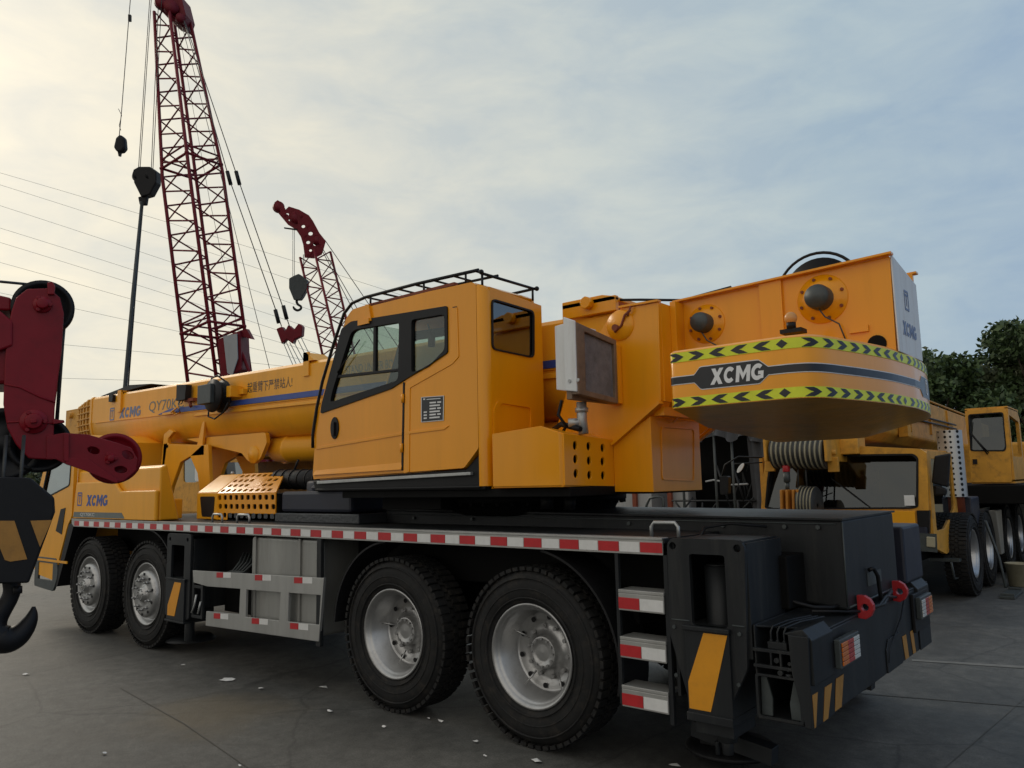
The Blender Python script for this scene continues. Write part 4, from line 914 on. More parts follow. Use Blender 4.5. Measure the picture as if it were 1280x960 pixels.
e=on(137,526,'y',yb); emblem(e,(1,0,0),(0,0,1),.19,M['faded'],bm_)
bt('起重臂下严禁站人!',309,491.5,365,.125,M['black_t'],0)
bt('STAND UNDER BOOM',432,468,503,.085,M['grey_l'],0)
# things bolted to boom
b=MB(); x=-3.85; b.box(x-.05,x+.05,.93,.948,2.90,3.16); b.extr([(x-.05,.93,3.06),(x+.15,.93,3.06),(x-.0,.93,3.16),(x-.05,.93,3.16)],(0,.25,0)); b.build('boom_bracket',M['yellow2'],bm_)
b=MB(); x=-8.45; b.box(x-.05,x+.06,.92,.948,2.85,3.17); b.box(x-.05,x+.06,.93,1.6,3.145,3.165); b.build('boom_bracket',M['yellow2'],bm_)
b=MB(); b.extr([(-9.3,1.0,3.16),(-8.3,1.0,3.24),(-7.6,1.0,3.19),(-9.2,1.0,3.14)],(0,.5,0)); b.build('top_cover',M['black'],bm_)
b=MB(); b.box(-8.75,-8.62,.90,.945,3.02,3.12); b.build('boom_lamp',M['black'],bm_)
# reel
c=on(272,495,'y',.80); rc=.20
b=MB(); b.lathe([(.02,-.07),(rc,-.07),(rc,-.05),(.13,-.045),(.13,.045),(rc,.05),(rc,.07),(.02,.07)],c,(0,1,0),36)
for i in range(5): b.lathe([(.16+.012*math.cos(t),-.036+.018*i+.010*math.sin(t)) for t in [R(60*j) for j in range(7)]],c,(0,1,0),28)
b.tube([c+V((-.2,0,-.1)),c+V((-.15,-.03,-.24)),c+V((.02,-.04,-.28)),c+V((.18,-.02,-.21)),c+V((.24,0,-.1))],.01,6); b.cyl(c,c+V((0,.16,0)),.05,n=12)
b.tube([c+V((-.18,0,.12)),c+V((-.1,-.03,.22)),c+V((.05,-.04,.24)),c+V((.18,-.02,.17))],.01,6)
o=b.build('cable_reel',M['black'],bm_)
a=on(246,506,'y',.68); d=on(263,479,'y',.68)
b=MB(); b.box(a.x,d.x,.68,.78,a.z,d.z); b.build('reel_box',M['motor'],bm_,bevel=.008)
b=MB(); b.box(c.x+.2,c.x+.3,.80,.948,c.z-.03,c.z+.10); b.box(c.x+.3,c.x+.40,.9,.948,c.z,c.z+.06); b.build('reel_bracket',M['yellow2'],bm_)
c=on(226,490.5,'y',.84)
b=MB(); b.extr([c+V((-.12,0,-.1)),c+V((.11,0,-.1)),c+V((.13,0,.09)),c+V((-.12,0,.11))],(0,.08,0)); b.tube([c+V((-.04,.02,-.1)),c+V((-.05,0,-.15)),c+V((.03,0,-.15)),c+V((.03,.02,-.1))],.007,6); b.build('work_lamp',M['black'],bm_,bevel=.02)
c=on(237,502,'y',.9); b=MB(); b.box(c.x-.1,c.x+.12,.88,.945,c.z,c.z+.04); b.tube([c,c+V((.04,0,-.07))],.02,8); b.build('lamp_arm',M['rust'],bm_)
b=MB(); b.box(-7.05,-6.75,.90,.95,2.70,2.73); b.tube([(-6.8,.9,2.72),(-6.62,.9,2.78),(-6.55,.9,2.70),(-6.7,.9,2.68)],.012,6); b.build('boom_hook_lug',M['yellow2'],bm_)
# boom underside lug, lift cylinder, boom rest
b=MB()
for y in (1.02,1.44):
    b.py([rr([(-6.6,2.36),(-4.75,2.34),(-4.72,2.22),(-4.85,2.04),(-5.0,1.98),(-5.14,2.04),(-5.25,2.12),(-6.15,2.27)],.03,2)],y,y+.05)
b.py([[(-6.25,2.2),(-6.1,2.55),(-6.05,2.55),(-6.1,2.2)]],.97,1.0)
b.build('boom_lug',M['yellow2'],K,bevel=.004)
MB().lathe([(.0001,.02),(.05,.02),(.06,0),(.10,0),(.105,-.02)],(-4.98,1.0,2.09),(0,-1,0),20).build('lug_pin',M['yellow2'],K)
b=MB(); 
ax=V((-4.9,1.27,2.16)); bx=V((.6,1.27,2.02)); d=(bx-ax).normalized()
b.lathe([(.05,-.02),(.13,0),(.155,.05),(.155,.30),(.168,.31),(.168,.36),(.155,.37),(.155,4.6),(.05,4.62)],ax,d,36); b.cyl(ax-d*.12,ax,.09,n=16); b.build('lift_cylinder',M['yellow2'],K)
b=MB()
for y in (.92,1.55):
    b.py([[(-7.08,1.95),(-6.99,1.95),(-6.90,2.38),(-6.76,2.46),(-6.86,2.5),(-7.02,2.44)]],y,y+.05)
    b.py([[(-7.02,2.30),(-6.85,2.30),(-5.95,2.25),(-5.95,2.12),(-6.3,2.12),(-6.55,2.05),(-6.75,1.75),(-6.9,1.4),(-7.1,1.4),(-7.05,1.9)]],y,y+.05); b.py([[(-6.0,2.25),(-5.86,2.25),(-5.74,1.4),(-5.95,1.4),(-6.1,1.9),(-6.3,2.12)]],y,y+.05)
b.box(-7.02,-6.88,.92,1.6,2.25,2.32); b.build('boom_rest',M['yellow2'],K,bevel=.006)
b=MB(); c0=V((-4.05,.75,1.79));c1=V((-3.2,.72,1.77)); b.cyl(c0,c1,.10,n=24)
for i in range(6): 
    p=c0.lerp(c1,.06+.17*i); b.cyl(p,p+(c1-c0).normalized()*.012,.108,n=24)
for t in (.35,.8): p=c0.lerp(c1,t); b.tube([p+V((0,0,.1)),p+V((.07,0,.2))],.012,6)
b.build('exhaust_silencer',M['black'],K)
b=MB(); b.box(-3.55,-2.45,.45,1.6,1.46,1.66); b.cyl((-3.1,.8,1.5),(-3.1,.8,1.76),.3,n=24); b.box(-3.0,-2.6,.4,.8,1.66,1.72); b.build('air_tank_rack',M['deckblue'],K,bevel=.03)
b=MB(); b.extr([(-2.62,1.3,1.37),(-2.40,1.3,1.37),(-2.46,1.3,1.72),(-2.58,1.3,1.72)],(0,.08,0)); b.build('support_post',M['yellow2'],K)
b=MB(); b.box(-.36,.14,.90,.949,2.98,3.10); b.extr([(-.36,.9,3.06),(.14,.9,3.06),(.14,.9,3.09),(.02,.9,3.12),(-.36,.9,3.12)],(0,.68,0)); b.cyl((-.10,.84,3.07),(-.10,.90,3.07),.05,n=8); b.build('boom_foot_block',M['yellow'],K,bevel=.006)
# ================================================================ RED BOOM HEAD AT LEFT (nearest)
FVEC=ray(70,480); FVEC.z=0; FVEC.normalize(); RVEC=V((FVEC.y,-FVEC.x,0))
def vp(px,py,D):
    r=ray(px,py); return CAM+r*(D/r.dot(FVEC))
t=thing('red_boom_crane','dark red telescopic boom head with lower sheave arm hanging at left edge','boom crane',vp(40,800,5.2).to_2d().to_3d())
D0=4.9
main=[(20,372),(34,361),(62,360),(75,372),(80,392),(77,440),(69,500),(67,545),(60,560),(66,575),(36,573),(20,556),(9,535),(4,505),(6,450),(9,415),(14,390)]
b=MB(); pts=[vp(x,y,D0) for x,y in main]; b.extr(pts,FVEC*.03)
b.build('side_plate',M['red'],t,bevel=.006)
b=MB(); b.extr([p+FVEC*.47 for p in pts],FVEC*.03); b.build('side_plate',M['red'],t,bevel=.006)
arm=[(58,545),(80,541),(110,543),(148,554),(164,560),(172,574),(170,588),(155,601),(147,603),(110,588),(84,581),(70,574),(58,574)]
def ovalpx(cx,cy,a,c_,rot=0,n=16):
    out=[]
    for i in range(n):
        th=2*math.pi*i/n; x=a*math.cos(th);y=c_*math.sin(th); out.append((cx+x*math.cos(rot)-y*math.sin(rot),cy+x*math.sin(rot)+y*math.cos(rot)))
    return out
def hplate(loops,D,th,name,mat,par,bev=.004):
    O=vp(90,500,D); ls=[[( (vp(x,y,D)-O).dot(RVEC),(vp(x,y,D)-O).z) for x,y in l] for l in loops]
    b=MB(); b.plate(ls,O,RVEC,(0,0,1),FVEC*th); return b.build(name,mat,par,bevel=bev)
arml=[arm,ovalpx(117,563,8,4.5,.3),ovalpx(160,569,8,5,.5),ovalpx(151,587,8,4.5,.1)]
hplate(arml,D0-.012,.03,'sheave_arm',M['red'],t); hplate([arm],D0+.33,.03,'sheave_arm',M['red'],t)
b=MB(); c=[vp(x,y,D0+.021) for x,y in [(78,546),(108,547),(108,574),(78,574)]]; b.extr(c,FVEC*.30); b.build('arm_block',M['red'],t)
hplate([[(80,541),(86,542),(86,577),(80,576)]],D0-.03,.016,'stiffener',M['red'],t,.002); hplate([[(82,572),(110,573),(148,600),(146,604),(108,589),(82,580)]],D0-.028,.014,'stiffener',M['red'],t,.002)
def disc(px,py,rpx,D,th,name,mat,par,hub=True):
    c=vp(px,py,D); r=rpx*D/FL; b=MB(); b.lathe([(.0001,0),(r*.25,0),(r*.27,.015),(r*.8,.015),(r*.84,0),(r,0),(r*.95,th*.35),(r*.95,th*.65),(r,th),(r*.84,th),(.0001,th)],c,FVEC,40); return b.build(name,mat,par)
for k,(x,y,r) in enumerate(((54,384,30),(143,573,28),(5,555,38),(50,555,30))):
    for j in range(3): disc(x,y,r,D0+.06+j*.11,.06,'sheave',M['black'] if k!=1 else M['red'],t)
for (x,y,r) in ((53,381,9),(42,527,13),(138,573,6)):
    c=vp(x,y,D0); rad=r*D0/FL; b=MB(); b.lathe([(.0001,-.05),(rad*.6,-.05),(rad*.65,-.02),(rad,-.012),(rad,0.0)],c,FVEC,28); 
    for i in range(3):
        a=i*2.1; b.cyl(c+RVEC*rad*.8*math.cos(a)+V((0,0,rad*.8*math.sin(a)))-FVEC*.03,c+RVEC*rad*.8*math.cos(a)+V((0,0,rad*.8*math.sin(a))),.012,n=8)
    b.build('sheave_pin',M['red'],t,bevel=.003)
hplate([[(38,524),(46,523),(46,528),(38,529)]],D0-.07,.03,'pin_keeper',M['red'],t); hplate([[(66,524),(80,525),(81,528),(66,530)]],D0-.02,.04,'pin_keeper',M['red'],t)
b=MB(); b.tube([vp(x,y,D0-.002) for x,y in ((5,480),(25,484),(50,496),(69,503))],.006,6); b.tube([vp(x,y,D0-.002) for x,y in ((8,528),(30,527),(55,528),(68,530))],.005,6); b.build('weld_seam',M['red'],t)
# telescopic boom running off to the left
b=MB()
def ring_at(px): 
    o=vp(px,0,D0+.02)
    return o
A0=vp(14,396,D0+.03); A1=vp(14,480,D0+.03); L_=-RVEC*5.5+V((0,0,-.25))
b.extr([A0,A1,A1+L_,A0+L_],FVEC*.42); b.build('telescopic_boom',M['red'],t,bevel=.02)
b=MB(); b.extr([vp(x,y,D0-.01) for x,y in ((-30,385),(0,388),(16,402),(16,432),(0,438),(-30,440))],FVEC*.5); b.extr([vp(x,y,D0+.1) for x,y in ((-40,360),(14,372),(14,388),(-40,386))],FVEC*.3); b.build('boom_nose_collar',M['red'],t,bevel=.01)
b=MB(); b.piece(); b.tube([vp(-200,330,D0+.2),vp(0,352,D0+.2),vp(42,356,D0+.2)],.008,6); b.piece(); b.tube([vp(81,395,D0+.2),vp(78,430,D0+.2),vp(69,556,D0+.2)],.010,6); b.piece(); b.tube([vp(79,410,D0+.25),vp(70,525,D0+.25)],.006,6)
b.build('hoist_rope',M['rope'],t)
hplate([[(59,353),(66,352),(69,358),(68,368),(60,368)]],D0-.02,.06,'rope_guide',M['red'],t)
# hook block
t=thing('hook_block','black crane hook block with orange stripes and heavy hook at left edge','hook block',vp(10,830,4.7).to_2d().to_3d())
D1=4.45
blk=[(-90,595),(38,597),(68,622),(69,640),(36,729),(-60,731),(-110,640)]
hplate([blk],D1,.04,'cheek_plate',M['black'],t,.01); hplate([blk],D1+.28,.04,'cheek_plate',M['black'],t,.01)
b=MB(); b.extr([vp(x,y,D1+.045) for x,y in [(-85,600),(36,602),(62,625),(62,640),(32,724),(-55,726),(-100,640)]],FVEC*.23); b.build('block_body',M['void'],t)
hplate([[(-14,651),(18,651),(34,699),(13,702),(6,700)]],D1-.004,.003,'orange_stripe',M['oldorange'],t,0); hplate([[(38,651),(65,650),(50,684)]],D1-.004,.003,'orange_stripe',M['oldorange'],t,0)
hp=[(14,727,8),(15,738,8),(11,750,8),(3,762,9),(-4,774,10),(-7,785,12),(-2,796,14),(9,799,14),(21,795,12),(31,786,9.5),(38,775,7),(41,766,4.5),(42,758,1.5)]
P_=[V(p) for p in []]
def sm3(pts,n=4):
    out=[]
    for i in range(len(pts)-1):
        p=[pts[max(i-1,0)],pts[i],pts[i+1],pts[min(i+2,len(pts)-1)]]
        for j in range(n):
            u=j/n; out.append(tuple(.5*(2*p[1][k]+(p[2][k]-p[0][k])*u+(2*p[0][k]-5*p[1][k]+4*p[2][k]-p[3][k])*u*u+(3*p[1][k]-p[0][k]-3*p[2][k]+p[3][k])*u**3) for k in range(3)))
    out.append(pts[-1]); return out
hs=sm3(hp); b=MB(); b.tube([vp(x,y,D1+.16) for x,y,r in hs],[r*(D1+.16)/FL for x,y,r in hs],16); b.build('hook',M['black'],t)
b=MB(); b.cyl(vp(22,733,D1+.1),vp(22,742,D1+.1),.02,n=10); b.build('hook_nut',M['black'],t)
b=MB()
for i in range(4): b.piece(); b.tube([vp(-40+i*22,600,D1+.17),vp(-36+i*22,545,D1+.35)],.010,6)
b.build('hoist_rope',M['rope'],t)
# ================================================================ LATTICE CRANES
def lattice(name,p0,p1,w,phi,bays,rc,rb,mat,parent,taper=None):
    p0=V(p0);p1=V(p1);ax=(p1-p0);Ln=ax.length;ax.normalize()
    u=(RVEC-ax*RVEC.dot(ax)).normalized(); v=ax.cross(u)
    a=u*math.cos(phi)+v*math.sin(phi); c=-u*math.sin(phi)+v*math.cos(phi)
    def corner(k,s):
        ww=w/2*(taper(s) if taper else 1); sg=[(1,1),(1,-1),(-1,-1),(-1,1)][k]
        return p0+ax*(s*Ln)+a*sg[0]*ww+c*sg[1]*ww
    ts=[0]+([taper.knee] if taper else [])+[1]
    for k in range(4): 
        b=MB(); b.tube([corner(k,s) for s in ts],rc,6); b.build('boom_chord',mat,parent)
    for k in range(4):
        b=MB()
        for i in range(bays):
            s0=i/bays;s1=(i+1)/bays; k2=(k+1)%4
            A,B_=(k,k2) if i%2==0 else (k2,k)
            b.tube([corner(A,s0),corner(B_,s1)],rb,4,caps=False); 
        b.build('boom_lacing',mat,parent)
    return corner
class Tp:
    knee=.60
    def __call__(s,x): return 1 if x<s.knee else 1-(x-s.knee)/(1-s.knee)*.42
t=thing('lattice_crane','tall dark red lattice boom crane standing far behind at left','lattice crane',(dp(275,600,27).x,dp(275,600,27).y,0))
LA=t
tp_=Tp(); q0=dp(286,560,27);q1=dp(214,14,30)
cn_=lattice('a',q0,q1,1.5,.48,30,.062,.033,M['crimson'],t,tp_)
# section joints
for s_ in (.25,.62):
    b=MB()
    for k in range(4): b.tube([cn_(k,s_),cn_((k+1)%4,s_)],.05,5); b.tube([cn_(k,s_+.02),cn_((k+1)%4,s_+.02)],.035,5); b.ball(cn_(k,s_),.09,5)
    b.build('boom_joint',M['crimson'],t)
def pxpoly(pts,d,th,name,mat,par,bev=0,lab=None):
    b=MB(); b.extr([dp(x,y,d) for x,y in pts],ray(640,480).normalized()*th); return b.build(name,mat,par,bevel=bev,label=lab)
pxpoly([(194,-8),(226,-6),(232,18),(228,30),(215,26),(206,18),(200,12),(193,4)],29.5,.9,'boom_head',M['crimson'],t,.03)
for (x,y,r) in ((203,2,9),(214,8,9),(226,22,6)):
    b=MB(); c=dp(x,y,29.3); b.lathe([(.0001,0),(r*.03,0),(r*.027,.1),(r*.03,.2),(.0001,.2)],c,FVEC,20); b.build('head_sheave',M['crimson'],t)
def rope(par,pts,r,name='rope',mat=None,n=5):
    b=MB(); b.tube([dp(x,y,d) for x,y,d in pts],r,n); return b.build(name,mat or M['rope'],par)
rope(t,[(230,26,29.3),(286,222,28),(352,408,27)],.018,'pendant_rope'); rope(t,[(232,30,29.3),(297,222,28),(362,408,27)],.018,'pendant_rope'); rope(t,[(228,34,29.3),(284,250,28),(338,465,27),(350,520,27)],.012,'pendant_rope'); rope(t,[(222,30,29.3),(262,250,28.5),(310,470,27.5)],.008,'pendant_rope')
for (x,y) in ((286,222),(297,222),(346,395),(356,390)):
    d=28 if y<300 else 27
    b=MB(); b.cyl(dp(x-2,y-8,d),dp(x+2.5,y+9,d),.07,n=8); b.build('rope_socket',M['black'],t)
pxpoly([(345,411),(352,408),(356,414),(360,406),(367,412),(373,404),(378,408),(377,420),(368,424),(366,430),(358,424),(352,430)],27,.35,'spreader_block',M['crimson'],t,.03)
for a_ in ((354,428,372,470),(358,428,377,470),(362,428,384,470),(367,427,390,470),(372,424,395,470),(376,421,400,470)): rope(t,[(a_[0],a_[1],27),(a_[2],a_[3],26.8),(a_[2]+14,a_[3]+60,26.5)],.014,'pendant_rope',M['pale_rope'])
pxpoly([(272,424),(300,413),(302,462),(288,470),(276,470)],26.2,.9,'mast_cabin',M['crimson'],t,.03)
pxpoly([(279,420),(296,417),(297,448),(290,470),(284,466)],26.1,.06,'mast_panel',M['panelgrey'],t)
pxpoly([(300,413),(308,411),(315,424),(303,421)],26.4,.3,'mast_tip',M['crimson'],t)
b=MB(); b.piece(); b.tube([dp(302,440,26.4),dp(318,480,26.4),dp(340,580,26.4)],.06,6); b.piece(); b.tube([dp(299,425,26.9),dp(297,580,26.9)],.06,6); b.build('mast_strut',M['crimson'],t)
pxpoly([(150,565),(330,562),(340,615),(150,617)],26,3,'crane_body',M['crimson'],t,.05); pxpoly([(200,556),(300,553),(300,563),(200,566)],25.9,1.5,'crane_deck',M['redlug'],t,.02)
pxpoly([(222,557),(246,556),(246,562),(222,563)],25.8,.1,'body_panel',M['panelgrey'],t); pxpoly([(150,617),(340,615),(350,640),(140,643)],25.8,1,'crawler_track',M['black'],t,.1)
# hoist ropes and hook blocks of tall crane
t=thing('hook_block','large dark hook block hanging from four ropes left of tall lattice boom','hook block',dp(180,246,29))
for a_ in ((189,-30,173,212),(191,-30,175,212),(199,-20,189,214),(203,-20,191,214)): rope(t,[(a_[0],a_[1],29.3),(a_[2],a_[3],29)],.014,'hoist_rope')
pxpoly([(166,212),(173,208),(187,208),(195,214),(195,228),(187,243),(176,246),(167,228)],28.9,.45,'block_body',M['black'],t,.04)
pxpoly([(172,246),(184,243),(182,256),(174,256)],29,.2,'hook',M['black'],t,.04)
for (x,y) in ((173,214),(188,214)):
    b=MB(); b.lathe([(.0001,0),(.2,0),(.2,.3),(.0001,.3)],dp(x,y+4,28.95),FVEC,16); b.build('block_sheave',M['black'],t)
t=thing('lifting_sling','thick dark sling hanging from large hook block down behind yellow boom','sling',dp(156,500,28))
rope(t,[(177,252,29),(166,370,28.5),(155,500,28),(150,560,28)],[.045,.07,.08,.08],'sling_leg',M['motor'],8); rope(t,[(179,252,29),(169,370,28.6),(159,500,28.1)],.025,'sling_leg',M['rope'],6)
t=thing('headache_ball','small dark ball weight on a single rope near upper left corner','hook ball',dp(149,192,29.5))
rope(t,[(165,-25,29.5),(161,22,29.5),(152,138,29.5),(149,170,29.5)],.016,'hoist_rope')
pxpoly([(144,172),(149,167),(155,172),(156,185),(152,190),(146,190),(141,184)],29.3,.3,'ball_weight',M['black'],t,.08); pxpoly([(147,190),(151,190),(150,195),(148,195)],29.4,.1,'hook',M['black'],t)
pxpoly([(160,18),(163,18),(163,26),(160,26)],29.4,.1,'rope_stop',M['black'],t); rope(t,[(148,136,29.5),(152,144,29.5),(149,157,29.5),(151,163,29.5)],.012,'rope_tail')
# second lattice crane
t=thing('lattice_crane','shorter dark red lattice crane with bent boom head beyond cab roof','lattice crane',(dp(436,600,38).x,dp(436,600,38).y,0))
q0=dp(446,540,37);q1=dp(394,318,38); cn_=lattice('b',q0,q1,1.05,.42,18,.06,.033,M['crimson'],t)
hdp=[(343,253),(347,250),(352,253),(357,262),(361,258),(374,262),(386,269),(391,276),(399,291),(407,301),(404,312),(402,318),(392,323),(381,322),(379,306),(376,296),(370,287),(360,281),(350,269),(344,262)]
hol=[(359,268,2.2),(367,267,2.0),(362,275,1.6),(379,283,2.5),(388,292,3),(385,303,2.6),(394,305,2.8),(388,313,2)]
for dd in (37.6,38.35):
    O_=dp(375,290,dd); Uu=V((WX.x,WY.x,WZ.x)); Vu=V((-WX.y,-WY.y,-WZ.y)); f_=dd/FL
    ls=[[((x-375)*f_,(290-y)*f_) for x,y in hdp]]+[[((x-375)*f_,(290-y)*f_) for x,y in ovalpx(cx,cy,r,r*.8,0,8)] for cx,cy,r in hol]
    b=MB(); b.plate(ls,O_,Uu,Vu,Uu.cross(Vu)*-.06); b.build('head_side_plate',M['crimson'],t)
for (x,y) in ((350,262),(358,270),(368,276),(378,272),(386,284),(383,296),(396,296),(390,308),(400,308),(386,320)):
    b=MB(); b.cyl(dp(x,y,37.6),dp(x,y,38.4),.10,n=8); b.build('head_cross_tube',M['crimson'],t)
for (x,y,r) in ((349,258,7),(371,272,8),(398,300,6)):
    b=MB(); c=dp(x,y,37.6); b.lathe([(.0001,0),(r*.038,0),(r*.034,.1),(r*.038,.25),(.0001,.25)],c,FVEC,18); b.build('head_sheave',M['crimson'],t)
pxpoly([(355,284),(372,286),(372,288),(355,285.5)],37.6,.1,'head_bracket',M['black'],t)
for a_ in ((406,300,456,373,520,466),(404,312,446,385,500,468),(402,312,440,385,490,470)): rope(t,[(a_[0],a_[1],38),(a_[2],a_[3],37.5),(a_[4],a_[5],37)],.02,'pendant_rope')
pxpoly([(420,600),(560,598),(560,632),(420,634)],36,3,'crane_body',M['crimson'],t,.05)
t=thing('hook_block','grey hook block with open hook hanging under bent red boom head','hook block',dp(371,390,37.8))
for a_ in ((366,286,366,348),(368,286,368,348),(379,318,379,348),(380,318,380,348)): rope(t,[(a_[0],a_[1],37.8),(a_[2],a_[3],37.8)],.014,'hoist_rope',M['pale_rope'])
pxpoly([(361,348),(366,345),(373,342),(380,347),(384,350),(384,360),(378,371),(375,375),(367,375),(361,360)],37.6,.4,'block_body',M['motor'],t,.04)
hs=sm3([(371,373,1.6),(371,378,1.6),(373,381,1.5),(376,383,1.5),(376,386,1.6),(372,388,1.6),(368,386,1.5),(366.5,383,1.0)]); b=MB(); b.tube([dp(x,y,37.8) for x,y,r in hs],[r*37.8/FL for x,y,r in hs],8); b.build('hook',M['black'],t)
# ================================================================ POWER LINES
ord_=['highest','second highest','third highest','fourth highest','fifth highest','sixth highest','third lowest','second lowest','lowest']
for nm,(y0,y1) in zip(ord_,((216,346),(231,372),(257,402),(285,424),(303,440),(328,452),(366,462),(424,466),(471,486))):
    d=62; pts=[]
    for i in range(15):
        u=-.35+i/14*1.9; x=430*u; y=y0+(y1-y0)*u+ (6*(u*u-u)); pts.append(dp(x,y,d))
    b=MB(); b.tube(pts,.012,4); o=b.build('power_line',M['pale_rope']); tag(o,nm+' thin power line crossing pale sky at left','power line','overhead power lines')
# ================================================================ YELLOW CRANE BEHIND FRONT OF CARRIER
t=thing('truck_crane','yellow crane cabin with dark windows parked behind the long boom','truck crane',(-11.5,5.3,0))
y=4.0; X=lambda px,py: (on(px,py,'y',y).x,on(px,py,'y',y).z)
out=[X(120,575),X(200,570),X(303,568.5),X(309,574),X(311,640),X(120,640)]
w1=[X(205,575),X(222,572),X(223,600),X(205,602)];w2=[X(229,573),X(240,571),X(246,578),X(246,603),X(229,603)];w3=[X(257,578),X(300,578),X(303,582),X(302,603),X(257,604)]
b=MB(); b.py([out,rr(w1,.08,3),rr(w2,.08,3),rr(w3,.08,3)],y,y+.05); b.extr([(out[1][0],y+.05,2.40),(out[2][0],y+.05,2.33),(out[2][0],y+.05,2.30),(out[1][0],y+.05,2.37)],(0,2,0)); b.box(out[0][0],out[-2][0],y+2,y+2.1,1.0,2.3)
c_=b.build('cab',M['yellow_old'],t,bevel=.01)
for w_ in (w1,w2,w3): MB().py([rr(w_,.08,3)],y+.02,y+.03).build('window',M['tint'],c_)
b=MB(); b.py([rr([X(259,572),X(276,570),X(279,600),X(258,602)],.08,3)],y-.25,y-.05); b.build('white_sack',M['whitepanel'],t,bevel=.04,seg=3)
MB().box(out[0][0],out[-2][0]+.3,y-.1,y+2.2,.7,1.05).build('chassis_frame',M['void'],t)
MB().extr([(out[1][0]-1.5,y+.3,2.42),(out[2][0]+.6,y+.3,2.35),(out[2][0]+.6,y+.3,2.43),(out[1][0]-1.5,y+.3,2.5)],(0,.3,0)).build('roof_beam',M['yellow_old'],t)
for x in (-13,-11.2): wheel(x,y+.0,True,False,t)
# ================================================================ FAR YELLOW CRANE FACING THE CAMERA
t=thing('truck_crane','old yellow truck crane facing forward behind counterweight, boom over its wide cab','truck crane',(-.3,11,0))
FC=t
Y0=7.2; X=lambda px,py: (on(px,py,'y',Y0).x,on(px,py,'y',Y0).z)
face=[X(951,643),X(953,600),X(958,566),X(966,560),X(1060,557),X(1150,561),X(1158,566),X(1160,600),X(1161,657),X(1145,658),X(951,652)]
gl=[X(956,635),X(959,600),X(963,573),X(970,570),X(1060,568),X(1142,567),X(1148,572),X(1148,634),X(1140,636),X(965,637)]
b=MB(); b.py([face,rr(gl,.03,3)],Y0,Y0+.06)
b.extr([(face[3][0],Y0+.06,face[3][1]),(face[5][0],Y0+.06,face[5][1]),(face[5][0],Y0+.06,face[5][1]-.03),(face[3][0],Y0+.06,face[3][1]-.03)],(0,1.9,0))
sx_=face[6][0]-.01
Yq=lambda px,py:(on(px,py,'x',sx_).y,on(px,py,'x',sx_).z)
side_=[(7.26,2.0),(9.2,2.0),(9.3,1.9),(9.3,.75),(7.9,.62),(7.26,.75)]; sw=[(7.45,1.90),(8.6,1.90),(8.75,1.75),(8.75,1.2),(8.3,1.05),(8.0,.95),(7.45,.95)]
b.px([rr(side_,.05,3),rr(sw,.06,3)],sx_-.05,sx_)
b.box(face[0][0],face[0][0]+.05,7.26,9.2,.75,2.0); b.box(face[0][0],sx_-.05,9.2,9.25,.75,2.0)
c_=b.build('driver_cab',M['yellow_old'],t,bevel=.012)
b=MB(); b.py([[X(950,637.5),X(1144,638.5),X(1145,656),X(948,654)]],Y0-.03,Y0-.002); b.build('front_panel',M['yellow2'],c_,bevel=.006)
lettering('Crane',(X(957,650)[0],Y0-.034,X(957,650)[1]),(1,0,0),(0,0,1),.20,.07,M['whitepanel'],c_,bold=.01) if False else None
MB().py([rr(gl,.03,3),rr([((a-(-.3))*.975-.3,(z-1.6)*.94+1.6) for a,z in gl],.02,3)],Y0-.01,Y0+.17).build('windscreen_seal',M['black'],c_)
b=MB(); zb_=min(z for a,z in gl); b.poly([(a,Y0+.02+(z-zb_)*.22,z) for a,z in rr(gl,.03,3)]); b.build('windscreen',M['tint2'],c_); MB().px([rr(sw,.06,3)],sx_-.03,sx_-.025).build('side_window',M['tint2'],c_)
b=MB(); b.box(-1.1,-.7,8.1,8.4,1.1,1.8); b.box(.0,.4,8.1,8.4,1.1,1.8); b.box(-1.3,.7,7.35,7.7,.9,1.2); b.build('cab_seats',M['seat'],c_,bevel=.05)
b=MB()
for x0,x1 in (((1085,632),(1040,598)),((985,634),(1035,612))): b.tube([(X(*x0)[0],Y0-.03,X(*x0)[1]),(X(*x1)[0],Y0-.03,X(*x1)[1])],.008,5)
b.build('wiper',M['black'],c_)
MB().py([rect(X(1131,632)[0],X(1144,632)[0],X(1131,632)[1],X(1131,619)[1])],Y0-.004,Y0-.001).build('windscreen_sticker',M['whitepanel'],c_)
MB().py([[X(1146,638),X(1162,638),X(1162,666),X(1148,666)]],Y0-.02,Y0+.3).build('corner_grille',M['black'],c_)
b=MB(); b.py([[X(948,655),X(1160,659),X(1160,690),X(948,688)]],Y0-.05,Y0+.5); b.build('front_bumper',M['deckblue'],t,bevel=.02)
MB().py([[X(1104,655),X(1136,657),X(1142,668),X(1147,760),X(1104,760)]],Y0-1.0,Y0-.95).build('front_jack_guard',M['deckblue'],t,bevel=.01)
b=MB(); b.py([[X(1150,666),X(1172,667),X(1173,690),X(1150,688)]],Y0-.07,Y0-.051); o=b.build('lamp_panel',M['motor'],t)
MB().py([[X(1160,670),X(1171,671),X(1171,684),X(1160,683)]],Y0-.09,Y0-.071).build('headlamp',M['beige'],t,bevel=.01); MB().py([[X(1143,671),X(1148,671),X(1148,683),X(1143,683)]],Y0-.09,Y0-.071).build('headlamp',M['beige'],t,bevel=.01)
b=MB(); b.box(-1.3,.6,Y0+.3,17,.55,1.0); b.box(-1.3,.8,9.6,17,.9,1.12); b.build('chassis_frame',M['void'],t)
b=MB(); b.box(.80,.83,9.7,17,1.04,1.12); b.build('side_rail',M['tank'],t)
b=MB(); b.px([[(8.95,.45),(9.55,.45),(9.6,1.35),(9.0,1.35)]],.78,1.0); b.build('side_locker',M['deckblue'],t,bevel=.02)
